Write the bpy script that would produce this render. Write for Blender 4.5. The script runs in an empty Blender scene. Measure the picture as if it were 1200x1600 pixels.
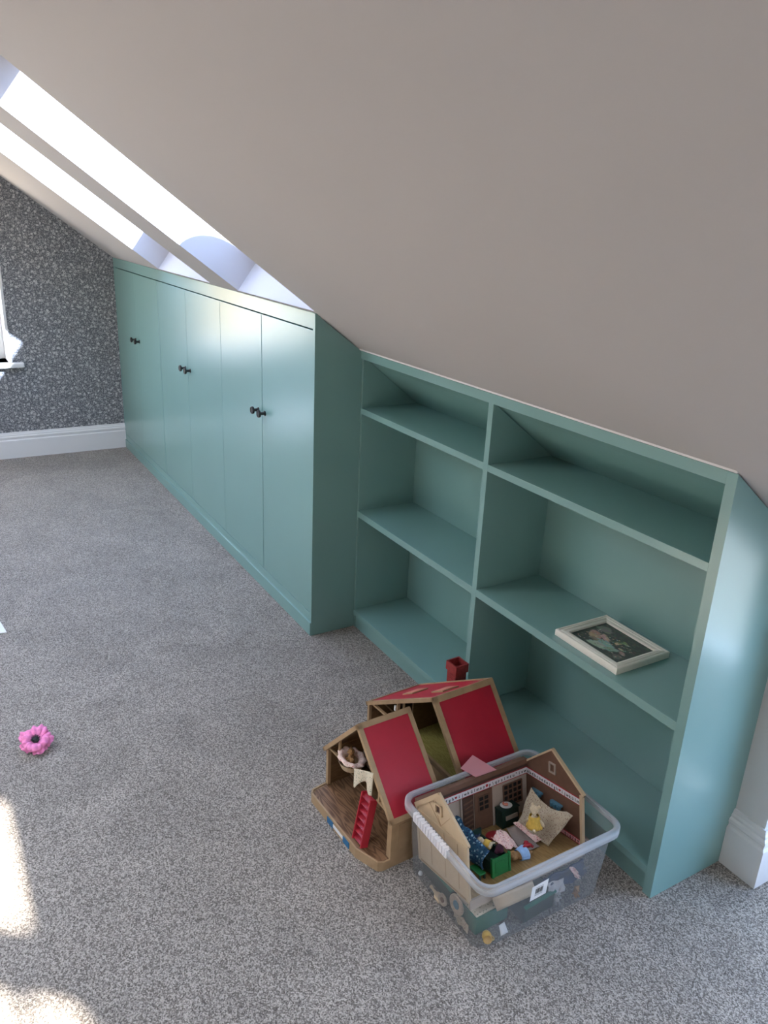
import bpy, bmesh, math, random
from mathutils import Vector, Matrix, Euler
S = bpy.context.scene
COL = S.collection
random.seed(7)

# ------------------------------------------------------------------ camera
CAM = Vector((5.5546, -1.2502, 1.6))
yaw, pitch, roll = -1.02, -0.35613, 0.04697
fw = Vector((math.sin(yaw)*math.cos(pitch), math.cos(yaw)*math.cos(pitch), math.sin(pitch)))
rt = fw.cross(Vector((0, 0, 1))).normalized(); up = rt.cross(fw)
r2 = rt*math.cos(roll) + up*math.sin(roll); u2 = -rt*math.sin(roll) + up*math.cos(roll)
cd = bpy.data.cameras.new('camera'); cam = bpy.data.objects.new('camera', cd); COL.objects.link(cam)
cam.matrix_world = Matrix(((r2.x, u2.x, -fw.x, CAM.x), (r2.y, u2.y, -fw.y, CAM.y), (r2.z, u2.z, -fw.z, CAM.z), (0, 0, 0, 1)))
cd.sensor_fit = 'VERTICAL'; cd.sensor_height = 24; cd.lens = 1240.17/1600*24; cd.clip_start = .02
S.camera = cam

# ------------------------------------------------------------------ world, sun, exposure
SUN_STR, SKY_STR, EXPO = 50.0, 7.4, 0.78
w = bpy.data.worlds.new('world'); S.world = w; w.use_nodes = True
nt = w.node_tree; nt.nodes.clear()
wo = nt.nodes.new('ShaderNodeOutputWorld'); bg = nt.nodes.new('ShaderNodeBackground')
tc = nt.nodes.new('ShaderNodeTexCoord'); sp = nt.nodes.new('ShaderNodeSeparateXYZ')
rp = nt.nodes.new('ShaderNodeValToRGB')
rp.color_ramp.elements[0].position = .0; rp.color_ramp.elements[0].color = (.66, .56, .44, 1)
rp.color_ramp.elements[1].position = .9; rp.color_ramp.elements[1].color = (.66, .79, 1, 1)
e = rp.color_ramp.elements.new(.06); e.color = (.97, .97, 1, 1)
e = rp.color_ramp.elements.new(.35); e.color = (.80, .89, 1, 1)
nt.links.new(tc.outputs['Generated'], sp.inputs[0]); nt.links.new(sp.outputs['Z'], rp.inputs[0])
nt.links.new(rp.outputs[0], bg.inputs[0]); bg.inputs[1].default_value = SKY_STR
nt.links.new(bg.outputs[0], wo.inputs[0])
SUN = Vector((1.4, .589, .808)).normalized()
sd = bpy.data.lights.new('sun', 'SUN'); sd.energy = SUN_STR; sd.angle = math.radians(1.2); sd.color = (1, .93, .82)
so = bpy.data.objects.new('sun', sd); COL.objects.link(so); so.rotation_euler = SUN.to_track_quat('Z', 'Y').to_euler()
vs = S.view_settings; vs.view_transform = 'Standard'; vs.look = 'None'; vs.gamma = 1; vs.use_curve_mapping = False; vs.exposure = EXPO
def portal(cx, cy, cz, sx, sy, direction):
    ld = bpy.data.lights.new('portal', 'AREA'); ld.shape = 'RECTANGLE'; ld.size = sx; ld.size_y = sy; ld.cycles.is_portal = True
    o = bpy.data.objects.new('portal', ld); COL.objects.link(o); o.location = (cx, cy, cz)
    o.rotation_euler = (-Vector(direction)).to_track_quat('Z', 'Y').to_euler()
    return o

# ------------------------------------------------------------------ materials
def srgb(r, g, b):
    f = lambda c: (c/255/12.92) if c/255 <= .04045 else ((c/255+.055)/1.055)**2.4
    return (f(r), f(g), f(b), 1)
def nodes(name):
    m = bpy.data.materials.new(name); m.use_nodes = True; n = m.node_tree
    return m, n, n.nodes['Principled BSDF']
def N(n, t, **k):
    x = n.nodes.new(t)
    for a, b in k.items():
        if a.startswith('i_'):
            x.inputs[a[2:].replace('_', ' ')].default_value = b
        else: setattr(x, a, b)
    return x
def coords(n, scale=(1, 1, 1), kind='Object'):
    t = N(n, 'ShaderNodeTexCoord'); m = N(n, 'ShaderNodeMapping'); m.inputs['Scale'].default_value = scale
    n.links.new(t.outputs[kind], m.inputs[0]); return m.outputs[0]
def ramp(n, fac, stops, interp='LINEAR'):
    r = N(n, 'ShaderNodeValToRGB'); r.color_ramp.interpolation = interp
    els = r.color_ramp.elements
    while len(els) < len(stops): els.new(.5)
    for el, (p, c) in zip(els, stops): el.position = p; el.color = c
    n.links.new(fac, r.inputs[0]); return r.outputs[0]
def bump(n, b, h, strength=.3, dist=.001):
    x = N(n, 'ShaderNodeBump'); x.inputs['Strength'].default_value = strength; x.inputs['Distance'].default_value = dist
    n.links.new(h, x.inputs['Height']); n.links.new(x.outputs[0], b.inputs['Normal'])
def paint(name, col, rough=.5, var=.04, scale=6, bmp=.0, spec=.5, bscale=180):
    m, n, b = nodes(name); c = coords(n)
    t = N(n, 'ShaderNodeTexNoise', i_Scale=scale, i_Detail=4.); n.links.new(c, t.inputs[0])
    lo = tuple(x*(1-var) for x in col[:3])+(1,); hi = tuple(min(1, x*(1+var)) for x in col[:3])+(1,)
    n.links.new(ramp(n, t.outputs[0], [(.3, lo), (.7, hi)]), b.inputs['Base Color'])
    b.inputs['Roughness'].default_value = rough; b.inputs['Specular IOR Level'].default_value = spec
    if bmp:
        t2 = N(n, 'ShaderNodeTexNoise', i_Scale=bscale, i_Detail=3.); n.links.new(c, t2.inputs[0]); bump(n, b, t2.outputs[0], bmp, .001)
    return m
def wood(name, dark, light, scale=40, stretch=(1, 8, 8), rough=.5, dist=2.5, rings=False):
    m, n, b = nodes(name); c = coords(n, stretch)
    if rings:
        t = N(n, 'ShaderNodeTexNoise', i_Scale=scale, i_Detail=2., i_Distortion=.3); n.links.new(c, t.inputs[0])
        mu = N(n, 'ShaderNodeMath', operation='MULTIPLY'); mu.inputs[1].default_value = 9; n.links.new(t.outputs[0], mu.inputs[0])
        fr = N(n, 'ShaderNodeMath', operation='PINGPONG'); fr.inputs[1].default_value = .5; n.links.new(mu.outputs[0], fr.inputs[0])
        mx = N(n, 'ShaderNodeMath', operation='MULTIPLY'); mx.inputs[1].default_value = 2; n.links.new(fr.outputs[0], mx.inputs[0]); f = mx.outputs[0]
    else:
        t = N(n, 'ShaderNodeTexNoise', i_Scale=scale, i_Detail=6., i_Distortion=dist*.1); n.links.new(c, t.inputs[0]); f = t.outputs[0]
    n.links.new(ramp(n, f, [(.25, dark), (.75, light)]), b.inputs['Base Color'])
    b.inputs['Roughness'].default_value = rough
    return m
def spotted(name, base, spot, scale=150, size=.25, second=None, rough=.9):
    m, n, b = nodes(name); c = coords(n)
    v = N(n, 'ShaderNodeTexVoronoi', i_Scale=float(scale)); n.links.new(c, v.inputs[0])
    r = ramp(n, v.outputs['Distance'], [(size, spot), (size+.1, base)])
    if second:
        v2 = N(n, 'ShaderNodeTexVoronoi', i_Scale=float(scale*1.7)); n.links.new(c, v2.inputs[0])
        f = ramp(n, v2.outputs['Distance'], [(size*.9, (1, 1, 1, 1)), (size+.1, (0, 0, 0, 1))])
        mx = N(n, 'ShaderNodeMix', data_type='RGBA'); n.links.new(f, mx.inputs[0]); n.links.new(r, mx.inputs[6]); mx.inputs[7].default_value = second; r = mx.outputs[2]
    n.links.new(r, b.inputs['Base Color']); b.inputs['Roughness'].default_value = rough; b.inputs['Specular IOR Level'].default_value = .15
    return m

M = {}
M['ceiling'] = paint('ceiling_paint', (.535, .512, .505, 1), .75, .012, 1.6, .06, .25, 90)
M['white'] = paint('white_gloss_paint', (.80, .80, .80, 1), .35, .01, 5)
M['wall_warm'] = paint('warm_wall_paint', (.56, .49, .42, 1), .7, .01, 3, .05)
M['wall_white'] = paint('wall_paint', (.72, .72, .71, 1), .7, .01, 3, .05)
M['teal'] = paint('teal_eggshell_paint', (.212, .385, .368, 1), .26, .012, 2.2, .02, .75, 60)
M['gap'] = paint('dark_gap', (.02, .03, .03, 1), .8)
M['bronze'] = paint('dark_bronze', (.045, .042, .04, 1), .38, .2, 90); M['bronze'].node_tree.nodes['Principled BSDF'].inputs['Metallic'].default_value = .7
# carpet: twisted grey pile, salt and pepper flecks
m, n, b = nodes('grey_carpet'); c = coords(n)
v1 = N(n, 'ShaderNodeTexVoronoi', i_Scale=300.); t1 = N(n, 'ShaderNodeTexNoise', i_Scale=330., i_Detail=2.); t2 = N(n, 'ShaderNodeTexNoise', i_Scale=3.2, i_Detail=5., i_Distortion=1.2)
for x in (v1, t1, t2): n.links.new(c, x.inputs[0])
sx = N(n, 'ShaderNodeSeparateColor'); n.links.new(v1.outputs['Color'], sx.inputs[0])
mm = N(n, 'ShaderNodeMath', operation='MULTIPLY_ADD'); mm.inputs[1].default_value = .55; n.links.new(sx.outputs[0], mm.inputs[0]); n.links.new(t1.outputs[0], mm.inputs[2])
cc = ramp(n, mm.outputs[0], [(.45, (.098, .080, .067, 1)), (.75, (.252, .221, .194, 1)), (1., (.52, .46, .405, 1))])
mx = N(n, 'ShaderNodeMix', data_type='RGBA', blend_type='MULTIPLY'); mx.inputs[0].default_value = 1
n.links.new(cc, mx.inputs[6]); n.links.new(ramp(n, t2.outputs[0], [(.35, (.87, .87, .87, 1)), (.65, (1.08, 1.08, 1.08, 1))]), mx.inputs[7])
n.links.new(mx.outputs[2], b.inputs['Base Color']); b.inputs['Roughness'].default_value = 1; b.inputs['Specular IOR Level'].default_value = .05
b.inputs['Sheen Weight'].default_value = .25
bump(n, b, mm.outputs[0], .9, .004); M['carpet'] = m
# wallpaper: small white ringed flowers and leaves on slate grey
m, n, b = nodes('floral_wallpaper'); c = coords(n)
dn = N(n, 'ShaderNodeTexNoise', i_Scale=60., i_Detail=2.); n.links.new(c, dn.inputs[0])
ad = N(n, 'ShaderNodeMix', data_type='RGBA', blend_type='ADD'); ad.inputs[0].default_value = .012; n.links.new(c, ad.inputs[6]); n.links.new(dn.outputs['Color'], ad.inputs[7])
va = N(n, 'ShaderNodeTexVoronoi', i_Scale=40.); va.inputs['Randomness'].default_value = .85; vb = N(n, 'ShaderNodeTexVoronoi', i_Scale=110.); vc = N(n, 'ShaderNodeTexVoronoi', i_Scale=150.); vc.feature = 'DISTANCE_TO_EDGE'
for x in (va, vb, vc): n.links.new(ad.outputs[2], x.inputs[0])
K = (0, 0, 0, 1); Wt = (1, 1, 1, 1)
fl = ramp(n, va.outputs['Distance'], [(0, K), (.12, K), (.17, Wt), (.27, Wt), (.34, K)])
lf = ramp(n, vb.outputs['Distance'], [(.12, K), (.2, (.75, .75, .75, 1)), (.42, (.5, .5, .5, 1)), (.5, K)])
ve = ramp(n, vc.outputs['Distance'], [(.02, (.5, .5, .5, 1)), (.09, K)])
ma = N(n, 'ShaderNodeMix', data_type='RGBA', blend_type='LIGHTEN'); ma.inputs[0].default_value = 1; n.links.new(lf, ma.inputs[6]); n.links.new(ve, ma.inputs[7])
mask = ramp(n, va.outputs['Distance'], [(.05, (.0, .0, .0, 1)), (.09, Wt)])
mb = N(n, 'ShaderNodeMix', data_type='RGBA', blend_type='LIGHTEN'); mb.inputs[0].default_value = 1; n.links.new(ma.outputs[2], mb.inputs[6]); n.links.new(fl, mb.inputs[7])
mc = N(n, 'ShaderNodeMix', data_type='RGBA', blend_type='MULTIPLY'); mc.inputs[0].default_value = 1; n.links.new(mb.outputs[2], mc.inputs[6]); n.links.new(mask, mc.inputs[7])
n.links.new(ramp(n, mc.outputs[2], [(0, (.095, .10, .115, 1)), (.45, (.27, .275, .285, 1)), (1, (.58, .58, .58, 1))]), b.inputs['Base Color'])
b.inputs['Roughness'].default_value = .7; M['wallpaper'] = m
# window glass: clear, or with a blue tint added to dim and cool the daylight, with a real reflection
for gname, gkey, gtint in (('window_glass', 'glass', (1, 1, 1, 1)), ('dimmed_glass', 'dimmed', (.34, .42, .60, 1)), ('pale_blue_glass', 'pale', (.42, .56, .78, 1))):
  m = bpy.data.materials.new(gname); m.use_nodes = True; n = m.node_tree; n.nodes.clear()
  o_ = N(n, 'ShaderNodeOutputMaterial'); tr = N(n, 'ShaderNodeBsdfTransparent'); gl = N(n, 'ShaderNodeBsdfGlossy', i_Roughness=.02); fz = N(n, 'ShaderNodeFresnel', i_IOR=1.45); mi = N(n, 'ShaderNodeMixShader')
  n.links.new(fz.outputs[0], mi.inputs[0]); n.links.new(tr.outputs[0], mi.inputs[1]); n.links.new(gl.outputs[0], mi.inputs[2]); n.links.new(mi.outputs[0], o_.inputs[0]); M[gkey] = m; tr.inputs[0].default_value = gtint
def plastic(name, frac, tint, body, rough=.25):
    m = bpy.data.materials.new(name); m.use_nodes = True; n = m.node_tree; b = n.nodes['Principled BSDF']
    b.inputs['Base Color'].default_value = body; b.inputs['Roughness'].default_value = rough
    tr = N(n, 'ShaderNodeBsdfTransparent'); tr.inputs[0].default_value = tint; mi = N(n, 'ShaderNodeMixShader'); lw = N(n, 'ShaderNodeLayerWeight', i_Blend=.35)
    mr = N(n, 'ShaderNodeMapRange'); mr.inputs['To Min'].default_value = frac; mr.inputs['To Max'].default_value = min(1, frac+.35)
    n.links.new(lw.outputs['Facing'], mr.inputs['Value']); n.links.new(mr.outputs[0], mi.inputs[0])
    n.links.new(tr.outputs[0], mi.inputs[1]); n.links.new(b.outputs[0], mi.inputs[2])
    n.links.new(mi.outputs[0], n.nodes['Material Output'].inputs[0]); return m
M['tub'] = plastic('translucent_plastic', .08, (.95, .955, .96, 1), (.50, .52, .54, 1))
M['tub_rim'] = plastic('milky_plastic_rim', .24, (.94, .95, .96, 1), (.80, .82, .86, 1))
M['grip'] = paint('white_grip', (.82, .80, .82, 1), .35)
M['red'] = paint('red_roof_plastic', (.46, .012, .035, 1), .42, .04, 30)
M['redtoy'] = paint('red_plastic', (.42, .02, .035, 1), .35, .08, 60)
M['brick'] = paint('brick_red_plastic', (.27, .035, .035, 1), .5, .2, 120, .5, .4, 260)
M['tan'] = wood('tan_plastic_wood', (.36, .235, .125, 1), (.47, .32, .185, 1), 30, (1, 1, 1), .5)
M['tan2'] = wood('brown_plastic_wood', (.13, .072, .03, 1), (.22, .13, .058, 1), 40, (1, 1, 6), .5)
M['oak'] = wood('oak_grain_print', (.13, .065, .032, 1), (.27, .15, .08, 1), 5, (1.2, 7, 1), .4, rings=True)
M['olive'] = wood('olive_floor_print', (.28, .24, .06, 1), (.38, .33, .10, 1), 14, (1, 6, 1), .5, rings=True)
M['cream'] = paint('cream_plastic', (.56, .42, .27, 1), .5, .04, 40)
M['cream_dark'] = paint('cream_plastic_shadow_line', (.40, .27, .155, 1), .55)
M['greige'] = paint('greige_plastic', (.42, .34, .28, 1), .5, .04, 40)
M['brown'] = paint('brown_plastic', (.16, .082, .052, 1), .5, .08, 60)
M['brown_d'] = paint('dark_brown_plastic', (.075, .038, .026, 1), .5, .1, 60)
M['floor_toy'] = wood('toy_board_floor', (.22, .12, .04, 1), (.42, .27, .11, 1), 22, (1.5, 9, 1), .45)
M['black'] = paint('black_plastic', (.006, .006, .006, 1), .6)
M['ink'] = paint('black_ink', (.01, .01, .014, 1), .6)
M['ink_red'] = paint('red_ink', (.4, .02, .03, 1), .6)
M['paper'] = paint('white_paper', (.78, .78, .78, 1), .7)
M['paperc'] = paint('white_paper_strip', (.72, .70, .72, 1), .7)
M['pink_paper'] = paint('pink_card', (.83, .42, .46, 1), .7)
M['blue'] = paint('blue_plastic', (.02, .14, .30, 1), .45)
M['bluegrey'] = paint('blue_grey_plastic', (.06, .16, .22, 1), .5)
M['green'] = paint('green_plastic', (.012, .15, .035, 1), .4, .08, 70)
M['green_d'] = paint('dark_green_plastic', (.008, .03, .022, 1), .4, .08, 70)
M['green_t'] = paint('sea_green_plastic', (.018, .14, .10, 1), .45, .08, 70)
M['gold'] = paint('mustard_plastic', (.72, .42, .06, 1), .35, .08, 60)
M['fur'] = paint('tan_flock', (.36, .20, .09, 1), .95, .15, 300, .5, .1, 900)
M['fur_b'] = paint('brown_flock', (.16, .085, .045, 1), .95, .15, 300, .5, .1, 900)
M['fur_g'] = paint('grey_flock', (.36, .35, .34, 1), .95, .1, 300, .5, .1, 900)
M['fur_c'] = paint('cream_flock', (.62, .5, .34, 1), .95, .1, 300, .5, .1, 900)
M['pinkfab'] = spotted('pink_floral_cotton', (.80, .55, .50, 1), (.50, .12, .15, 1), 190, .22, (.9, .8, .76, 1))
M['pinkfab2'] = spotted('blush_floral_cotton', (.86, .66, .58, 1), (.62, .25, .22, 1), 160, .18)
M['creamfab'] = spotted('cream_spotted_cotton', (.68, .60, .46, 1), (.25, .27, .20, 1), 150, .20)
M['beigefab'] = spotted('beige_floral_cotton', (.46, .38, .28, 1), (.22, .13, .10, 1), 230, .24, (.55, .48, .38, 1))
M['greyfab'] = spotted('dark_floral_cotton', (.20, .16, .14, 1), (.45, .38, .32, 1), 170, .3)
M['bluefab'] = spotted('blue_patchwork_cotton', (.03, .09, .16, 1), (.28, .42, .5, 1), 120, .3, (.02, .03, .09, 1))
M['lightblue'] = paint('pale_blue_cotton', (.32, .5, .78, 1), .9, .1, 120)
M['yellow'] = paint('yellow_cotton', (.66, .42, .08, 1), .9, .15, 120)
M['wine'] = paint('wine_cotton', (.05, .006, .018, 1), .9, .3, 160)
M['taupe'] = paint('taupe_felt', (.27, .215, .19, 1), .95, .05, 200)
M['navy'] = paint('navy_cotton', (.014, .028, .07, 1), .9, .2, 90)
M['greycloth'] = paint('grey_cotton', (.45, .43, .43, 1), .9, .15, 60)
M['skin_pink'] = paint('salmon_plastic', (.72, .25, .18, 1), .4)
M['picframe'] = paint('cream_frame_paint', (.84, .80, .72, 1), .4, .03, 60)
M['petal'] = paint('pink_crepe', (.87, .27, .52, 1), .75, .18, 90, .5, .2, 500)
M['caster'] = paint('caster_grey', (.2, .2, .21, 1), .6)
M['mesh_tan'] = paint('tan_lattice', (.42, .33, .25, 1), .6, .2, 200)

# ------------------------------------------------------------------ builders
def link(name, me, mat, parent=None, smooth=False, loc=None, rot=None):
    o = bpy.data.objects.new(name, me); COL.objects.link(o)
    if mat is not None: me.materials.append(mat)
    if parent is not None: o.parent = parent
    if loc is not None: o.location = loc
    if rot is not None: o.rotation_euler = rot
    if smooth:
        for p in me.polygons: p.use_smooth = True
    return o
def obj(name, bm, mat, parent=None, smooth=False, loc=None, rot=None):
    bmesh.ops.recalc_face_normals(bm, faces=bm.faces)
    me = bpy.data.meshes.new(name); bm.to_mesh(me); bm.free()
    return link(name, me, M[mat] if mat else None, parent, smooth, loc, rot)
def thing(name, label, cat, loc=(0, 0, 0), rot=(0, 0, 0), group=None):
    o = bpy.data.objects.new(name, None); COL.objects.link(o); o.empty_display_size = .02
    o.location = loc; o.rotation_euler = rot; o['label'] = label; o['category'] = cat
    if group: o['group'] = group
    return o
def tag(o, label, cat, group=None):
    o['label'] = label; o['category'] = cat
    if group: o['group'] = group
    return o
def box(bm, x0, x1, y0, y1, z0, z1, bev=0, mat=None):
    vs_ = [bm.verts.new(p) for p in ((x0, y0, z0), (x1, y0, z0), (x1, y1, z0), (x0, y1, z0), (x0, y0, z1), (x1, y0, z1), (x1, y1, z1), (x0, y1, z1))]
    fs = [bm.faces.new([vs_[i] for i in f]) for f in ((3, 2, 1, 0), (4, 5, 6, 7), (0, 1, 5, 4), (1, 2, 6, 5), (2, 3, 7, 6), (3, 0, 4, 7))]
    if mat: bmesh.ops.transform(bm, matrix=mat, verts=vs_)
    if bev:
        es = list({e for f in fs for e in f.edges}); bmesh.ops.bevel(bm, geom=es, offset=bev, segments=2, affect='EDGES', profile=.6)
    return bm
def B(*a, **k): return box(bmesh.new(), *a, **k)
def prism(bm, pts, fn, a, b):
    """pts: 2D outline, fn(u,v,t) -> 3D, extruded from t=a to t=b"""
    A_ = [bm.verts.new(fn(u, v, a)) for u, v in pts]; B_ = [bm.verts.new(fn(u, v, b)) for u, v in pts]
    bm.faces.new(A_); bm.faces.new(B_[::-1]); k = len(pts)
    for i in range(k): bm.faces.new((A_[i], A_[(i+1) % k], B_[(i+1) % k], B_[i]))
    return bm
XZ = lambda u, v, t: (u, t, v)
XY = lambda u, v, t: (u, v, t)
YZ = lambda u, v, t: (t, u, v)
def quad(bm, *p): bm.faces.new([bm.verts.new(q) for q in p]); return bm
def lathe(bm, prof, seg=20, mat=None, cap=True):
    rings = [[bm.verts.new((r*math.cos(2*math.pi*i/seg), r*math.sin(2*math.pi*i/seg), z)) for i in range(seg)] for r, z in prof]
    for a, b in zip(rings, rings[1:]):
        for i in range(seg): bm.faces.new((a[i], a[(i+1) % seg], b[(i+1) % seg], b[i]))
    if cap: bm.faces.new(rings[0][::-1]); bm.faces.new(rings[-1])
    if mat: bmesh.ops.transform(bm, matrix=mat, verts=[v for r in rings for v in r])
    return bm
def bar(bm, p, q, w, h=None, upv=(0, 0, 1)):
    p, q = Vector(p), Vector(q); d = (q-p); L = d.length; d.normalize(); s = d.cross(Vector(upv)).normalized(); t = s.cross(d)
    h = h or w; mt = Matrix(((d.x, s.x, t.x, p.x), (d.y, s.y, t.y, p.y), (d.z, s.z, t.z, p.z), (0, 0, 0, 1)))
    return box(bm, 0, L, -w/2, w/2, -h/2, h/2, mat=mt)
def cloth(name, fn, nu, nv, mat, parent=None, thick=.0008):
    bm = bmesh.new(); g = [[bm.verts.new(fn(i/nu, j/nv)) for j in range(nv+1)] for i in range(nu+1)]
    for i in range(nu):
        for j in range(nv): bm.faces.new((g[i][j], g[i+1][j], g[i+1][j+1], g[i][j+1]))
    bmesh.ops.recalc_face_normals(bm, faces=bm.faces)
    ex = bmesh.ops.solidify(bm, geom=bm.faces[:], thickness=thick)
    return obj(name, bm, mat, parent, smooth=True)
def blob(name, parts, mat, parent=None, voxel=.0016):
    """one continuous body: ellipsoids (centre, radii[, euler]) fused by a voxel remesh"""
    bm = bmesh.new()
    for q in parts:
        c, r = q[0], q[1]; e = Euler(q[2]) if len(q) > 2 else Euler((0, 0, 0))
        mt = Matrix.Translation(c) @ e.to_matrix().to_4x4() @ Matrix.Diagonal((r[0], r[1], r[2], 1))
        bmesh.ops.create_icosphere(bm, subdivisions=3, radius=1, matrix=mt)
    me = bpy.data.meshes.new(name); bm.to_mesh(me); bm.free()
    t = bpy.data.objects.new(name, me); COL.objects.link(t)
    md = t.modifiers.new('r', 'REMESH'); md.mode = 'VOXEL'; md.voxel_size = voxel
    sm = t.modifiers.new('s', 'SMOOTH'); sm.iterations = 3
    dg = bpy.context.evaluated_depsgraph_get(); m2 = bpy.data.meshes.new_from_object(t.evaluated_get(dg)); m2.name = name
    bpy.data.objects.remove(t); bpy.data.meshes.remove(me); m2.materials.clear()
    return link(name, m2, M[mat], parent, True)
def text_mesh(s, size, spacing=1.0):
    cu = bpy.data.curves.new('t', 'FONT'); cu.body = s; cu.size = size; cu.align_x = 'LEFT'; cu.align_y = 'CENTER'; cu.extrude = size*.01; cu.space_character = spacing; cu.offset = size*.018
    t = bpy.data.objects.new('t', cu); COL.objects.link(t)
    dg = bpy.context.evaluated_depsgraph_get(); me = bpy.data.meshes.new_from_object(t.evaluated_get(dg))
    bpy.data.objects.remove(t); bpy.data.curves.remove(cu); return me
def struct(o, **k): o['kind'] = 'structure'; return o

# ================================================================== THE SETTING
T, H = .72938, 1.27506            # roof slope, eaves height at the cupboard front
ca = 1/math.sqrt(1+T*T); sa = T*ca
def onroof(x, a, d=0):             # a: along the slope (down positive) from y=0, d: outward depth
    return (x, a*ca + d*sa, H - a*sa + d*ca)
LR, D1, D2 = 4.5987, .1866, .4755  # bookcase right side, its front, its back
XN, YL, YR = 7.8, -3.3, 1.3
AT = -1.5/ca                       # slope top
struct(obj('floor', quad(bmesh.new(), (-.1, YL, 0), (XN, YL, 0), (XN, YR, 0), (-.1, YR, 0)), 'carpet'))
def ceilz(y): return H - T*max(y, -1.5)
# sloped ceiling as strips around its openings
AB = D2/ca + .16
holes = [(1.095, 1.925, -1.25, -.012), (2.28, 3.012, -1.25, -.012), (5.9, 7.6, -1.25, -.03), (4.84, 5.7, -.02/ca, AB)]
bm = bmesh.new()
xs = sorted({0., XN, *[h[0] for h in holes], *[h[1] for h in holes]}); as_ = sorted({AT, AB, *[h[2] for h in holes], *[h[3] for h in holes]})
for x0, x1 in zip(xs, xs[1:]):
    for a0, a1 in zip(as_, as_[1:]):
        cx, cy_ = (x0+x1)/2, (a0+a1)/2
        if any(h[0] < cx < h[1] and h[2] < cy_ < h[3] for h in holes): continue
        quad(bm, onroof(x0, a0), onroof(x1, a0), onroof(x1, a1), onroof(x0, a1))
DP = .22
for h in holes[:3]:
    x0, x1, a0, a1 = h
    for (p, q) in (((x0, a0), (x1, a0)), ((x1, a0), (x1, a1)), ((x1, a1), (x0, a1)), ((x0, a1), (x0, a0))):
        quad(bm, onroof(*p), onroof(*q), onroof(*q, DP), onroof(*p, DP))
# flat upper ceiling, two unseen rooflights added in it for fill light
ZT = ceilz(-1.5); RL = ((1.6, 3.0), (3.9, 5.3)); ry0, ry1 = -3.05, -1.85
fx = [0, *[x for r in RL for x in r], XN]
quad(bm, (0, -1.5, ZT), (XN, -1.5, ZT), (XN, ry1, ZT), (0, ry1, ZT)); quad(bm, (0, ry0, ZT), (XN, ry0, ZT), (XN, YL, ZT), (0, YL, ZT))
for k in (0, 2, 4): quad(bm, (fx[k], ry1, ZT), (fx[k+1], ry1, ZT), (fx[k+1], ry0, ZT), (fx[k], ry0, ZT))
for x0, x1 in RL:
    for p, q in (((x0, ry0), (x1, ry0)), ((x1, ry0), (x1, ry1)), ((x1, ry1), (x0, ry1)), ((x0, ry1), (x0, ry0))): quad(bm, (*p, ZT), (*q, ZT), (*q, ZT+.15), (*p, ZT+.15))
# dormer cheeks and flat head
dx0, dx1, dy = 4.84, 5.7, .95
PX = 4.6865; quad(bm, (dx0, -.02, ceilz(-.02)), (dx0, dy, ceilz(-.02)), (dx0, dy, ceilz(dy))); quad(bm, (PX, .58, ceilz(.58)), (dx0, .58, ceilz(.58)), (dx0, dy, ceilz(dy)), (PX, dy, ceilz(dy)))
quad(bm, (dx1, -.02, ceilz(-.02)), (dx1, dy, ceilz(-.02)), (dx1, dy, 0), (dx1, D2+.1, 0), (dx1, D2+.1, ceilz(D2+.1)))
quad(bm, (dx0, -.02, ceilz(-.02)), (dx1, -.02, ceilz(-.02)), (dx1, dy, ceilz(-.02)), (dx0, dy, ceilz(-.02)))
bmesh.ops.remove_doubles(bm, verts=bm.verts, dist=1e-5)
struct(obj('ceiling', bm, 'ceiling'))
def skylight(i, x0, x1, a0, a1, ft, fb, shade_bars=(), g='dimmed'):
    r = bpy.data.objects.new('window_%d' % i, None); COL.objects.link(r); r['kind'] = 'structure'
    bm = bmesh.new(); fs = .03
    def fb_(u0, u1, v0, v1):
        prism(bm, [(u0, v0), (u1, v0), (u1, v1), (u0, v1)], lambda u, v, t: onroof(u, v, t), DP-.04, DP+.03)
    fb_(x0, x1, a0, a0+ft); fb_(x0, x1, a1-fb, a1); fb_(x0, x0+fs, a0+ft, a1-fb); fb_(x1-fs, x1, a0+ft, a1-fb)
    for q in shade_bars: fb_(*q)
    obj('window_frame', bm, 'white', r)
    bm = bmesh.new(); quad(bm, onroof(x0, a0, DP+.01), onroof(x1, a0, DP+.01), onroof(x1, a1, DP+.01), onroof(x0, a1, DP+.01)); obj('glass_pane', bm, g, r)
    p = onroof((x0+x1)/2, (a0+a1)/2, DP+.04); portal(p[0], p[1], p[2], x1-x0, a1-a0, (0, -sa, -ca))
skylight(1, *holes[0], .19, .165); skylight(2, *holes[1], .19, .10); skylight(3, *holes[2], .1, .136, shade_bars=((6.72, 6.86, -1.25, -.03), (5.9, 6.74, -.222, -.16), (6.86, 7.6, -.265, -.225)), g='glass')  # bars of the third skylight are added to break up its sun patch
for i, (x0, x1) in enumerate(RL):  # frames and panes of the added fill-light openings
    r = bpy.data.objects.new('window_%d' % (4 if i == 0 else 7), None); COL.objects.link(r); r['kind'] = 'structure'
    bm = bmesh.new()
    for a, b_, c_, d_ in ((x0, x0+.06, ry0+.06, ry1-.06), (x1-.06, x1, ry0+.06, ry1-.06), (x0, x1, ry0, ry0+.06), (x0, x1, ry1-.06, ry1)): box(bm, a, b_, c_, d_, ZT+.11, ZT+.17)
    obj('window_frame', bm, 'white', r); obj('glass_pane', quad(bmesh.new(), (x0, ry0, ZT+.14), (x1, ry0, ZT+.14), (x1, ry1, ZT+.14), (x0, ry1, ZT+.14)), 'glass', r)
    portal((x0+x1)/2, (ry0+ry1)/2, ZT+.19, x1-x0, ry1-ry0, (0, 0, -1))
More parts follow.
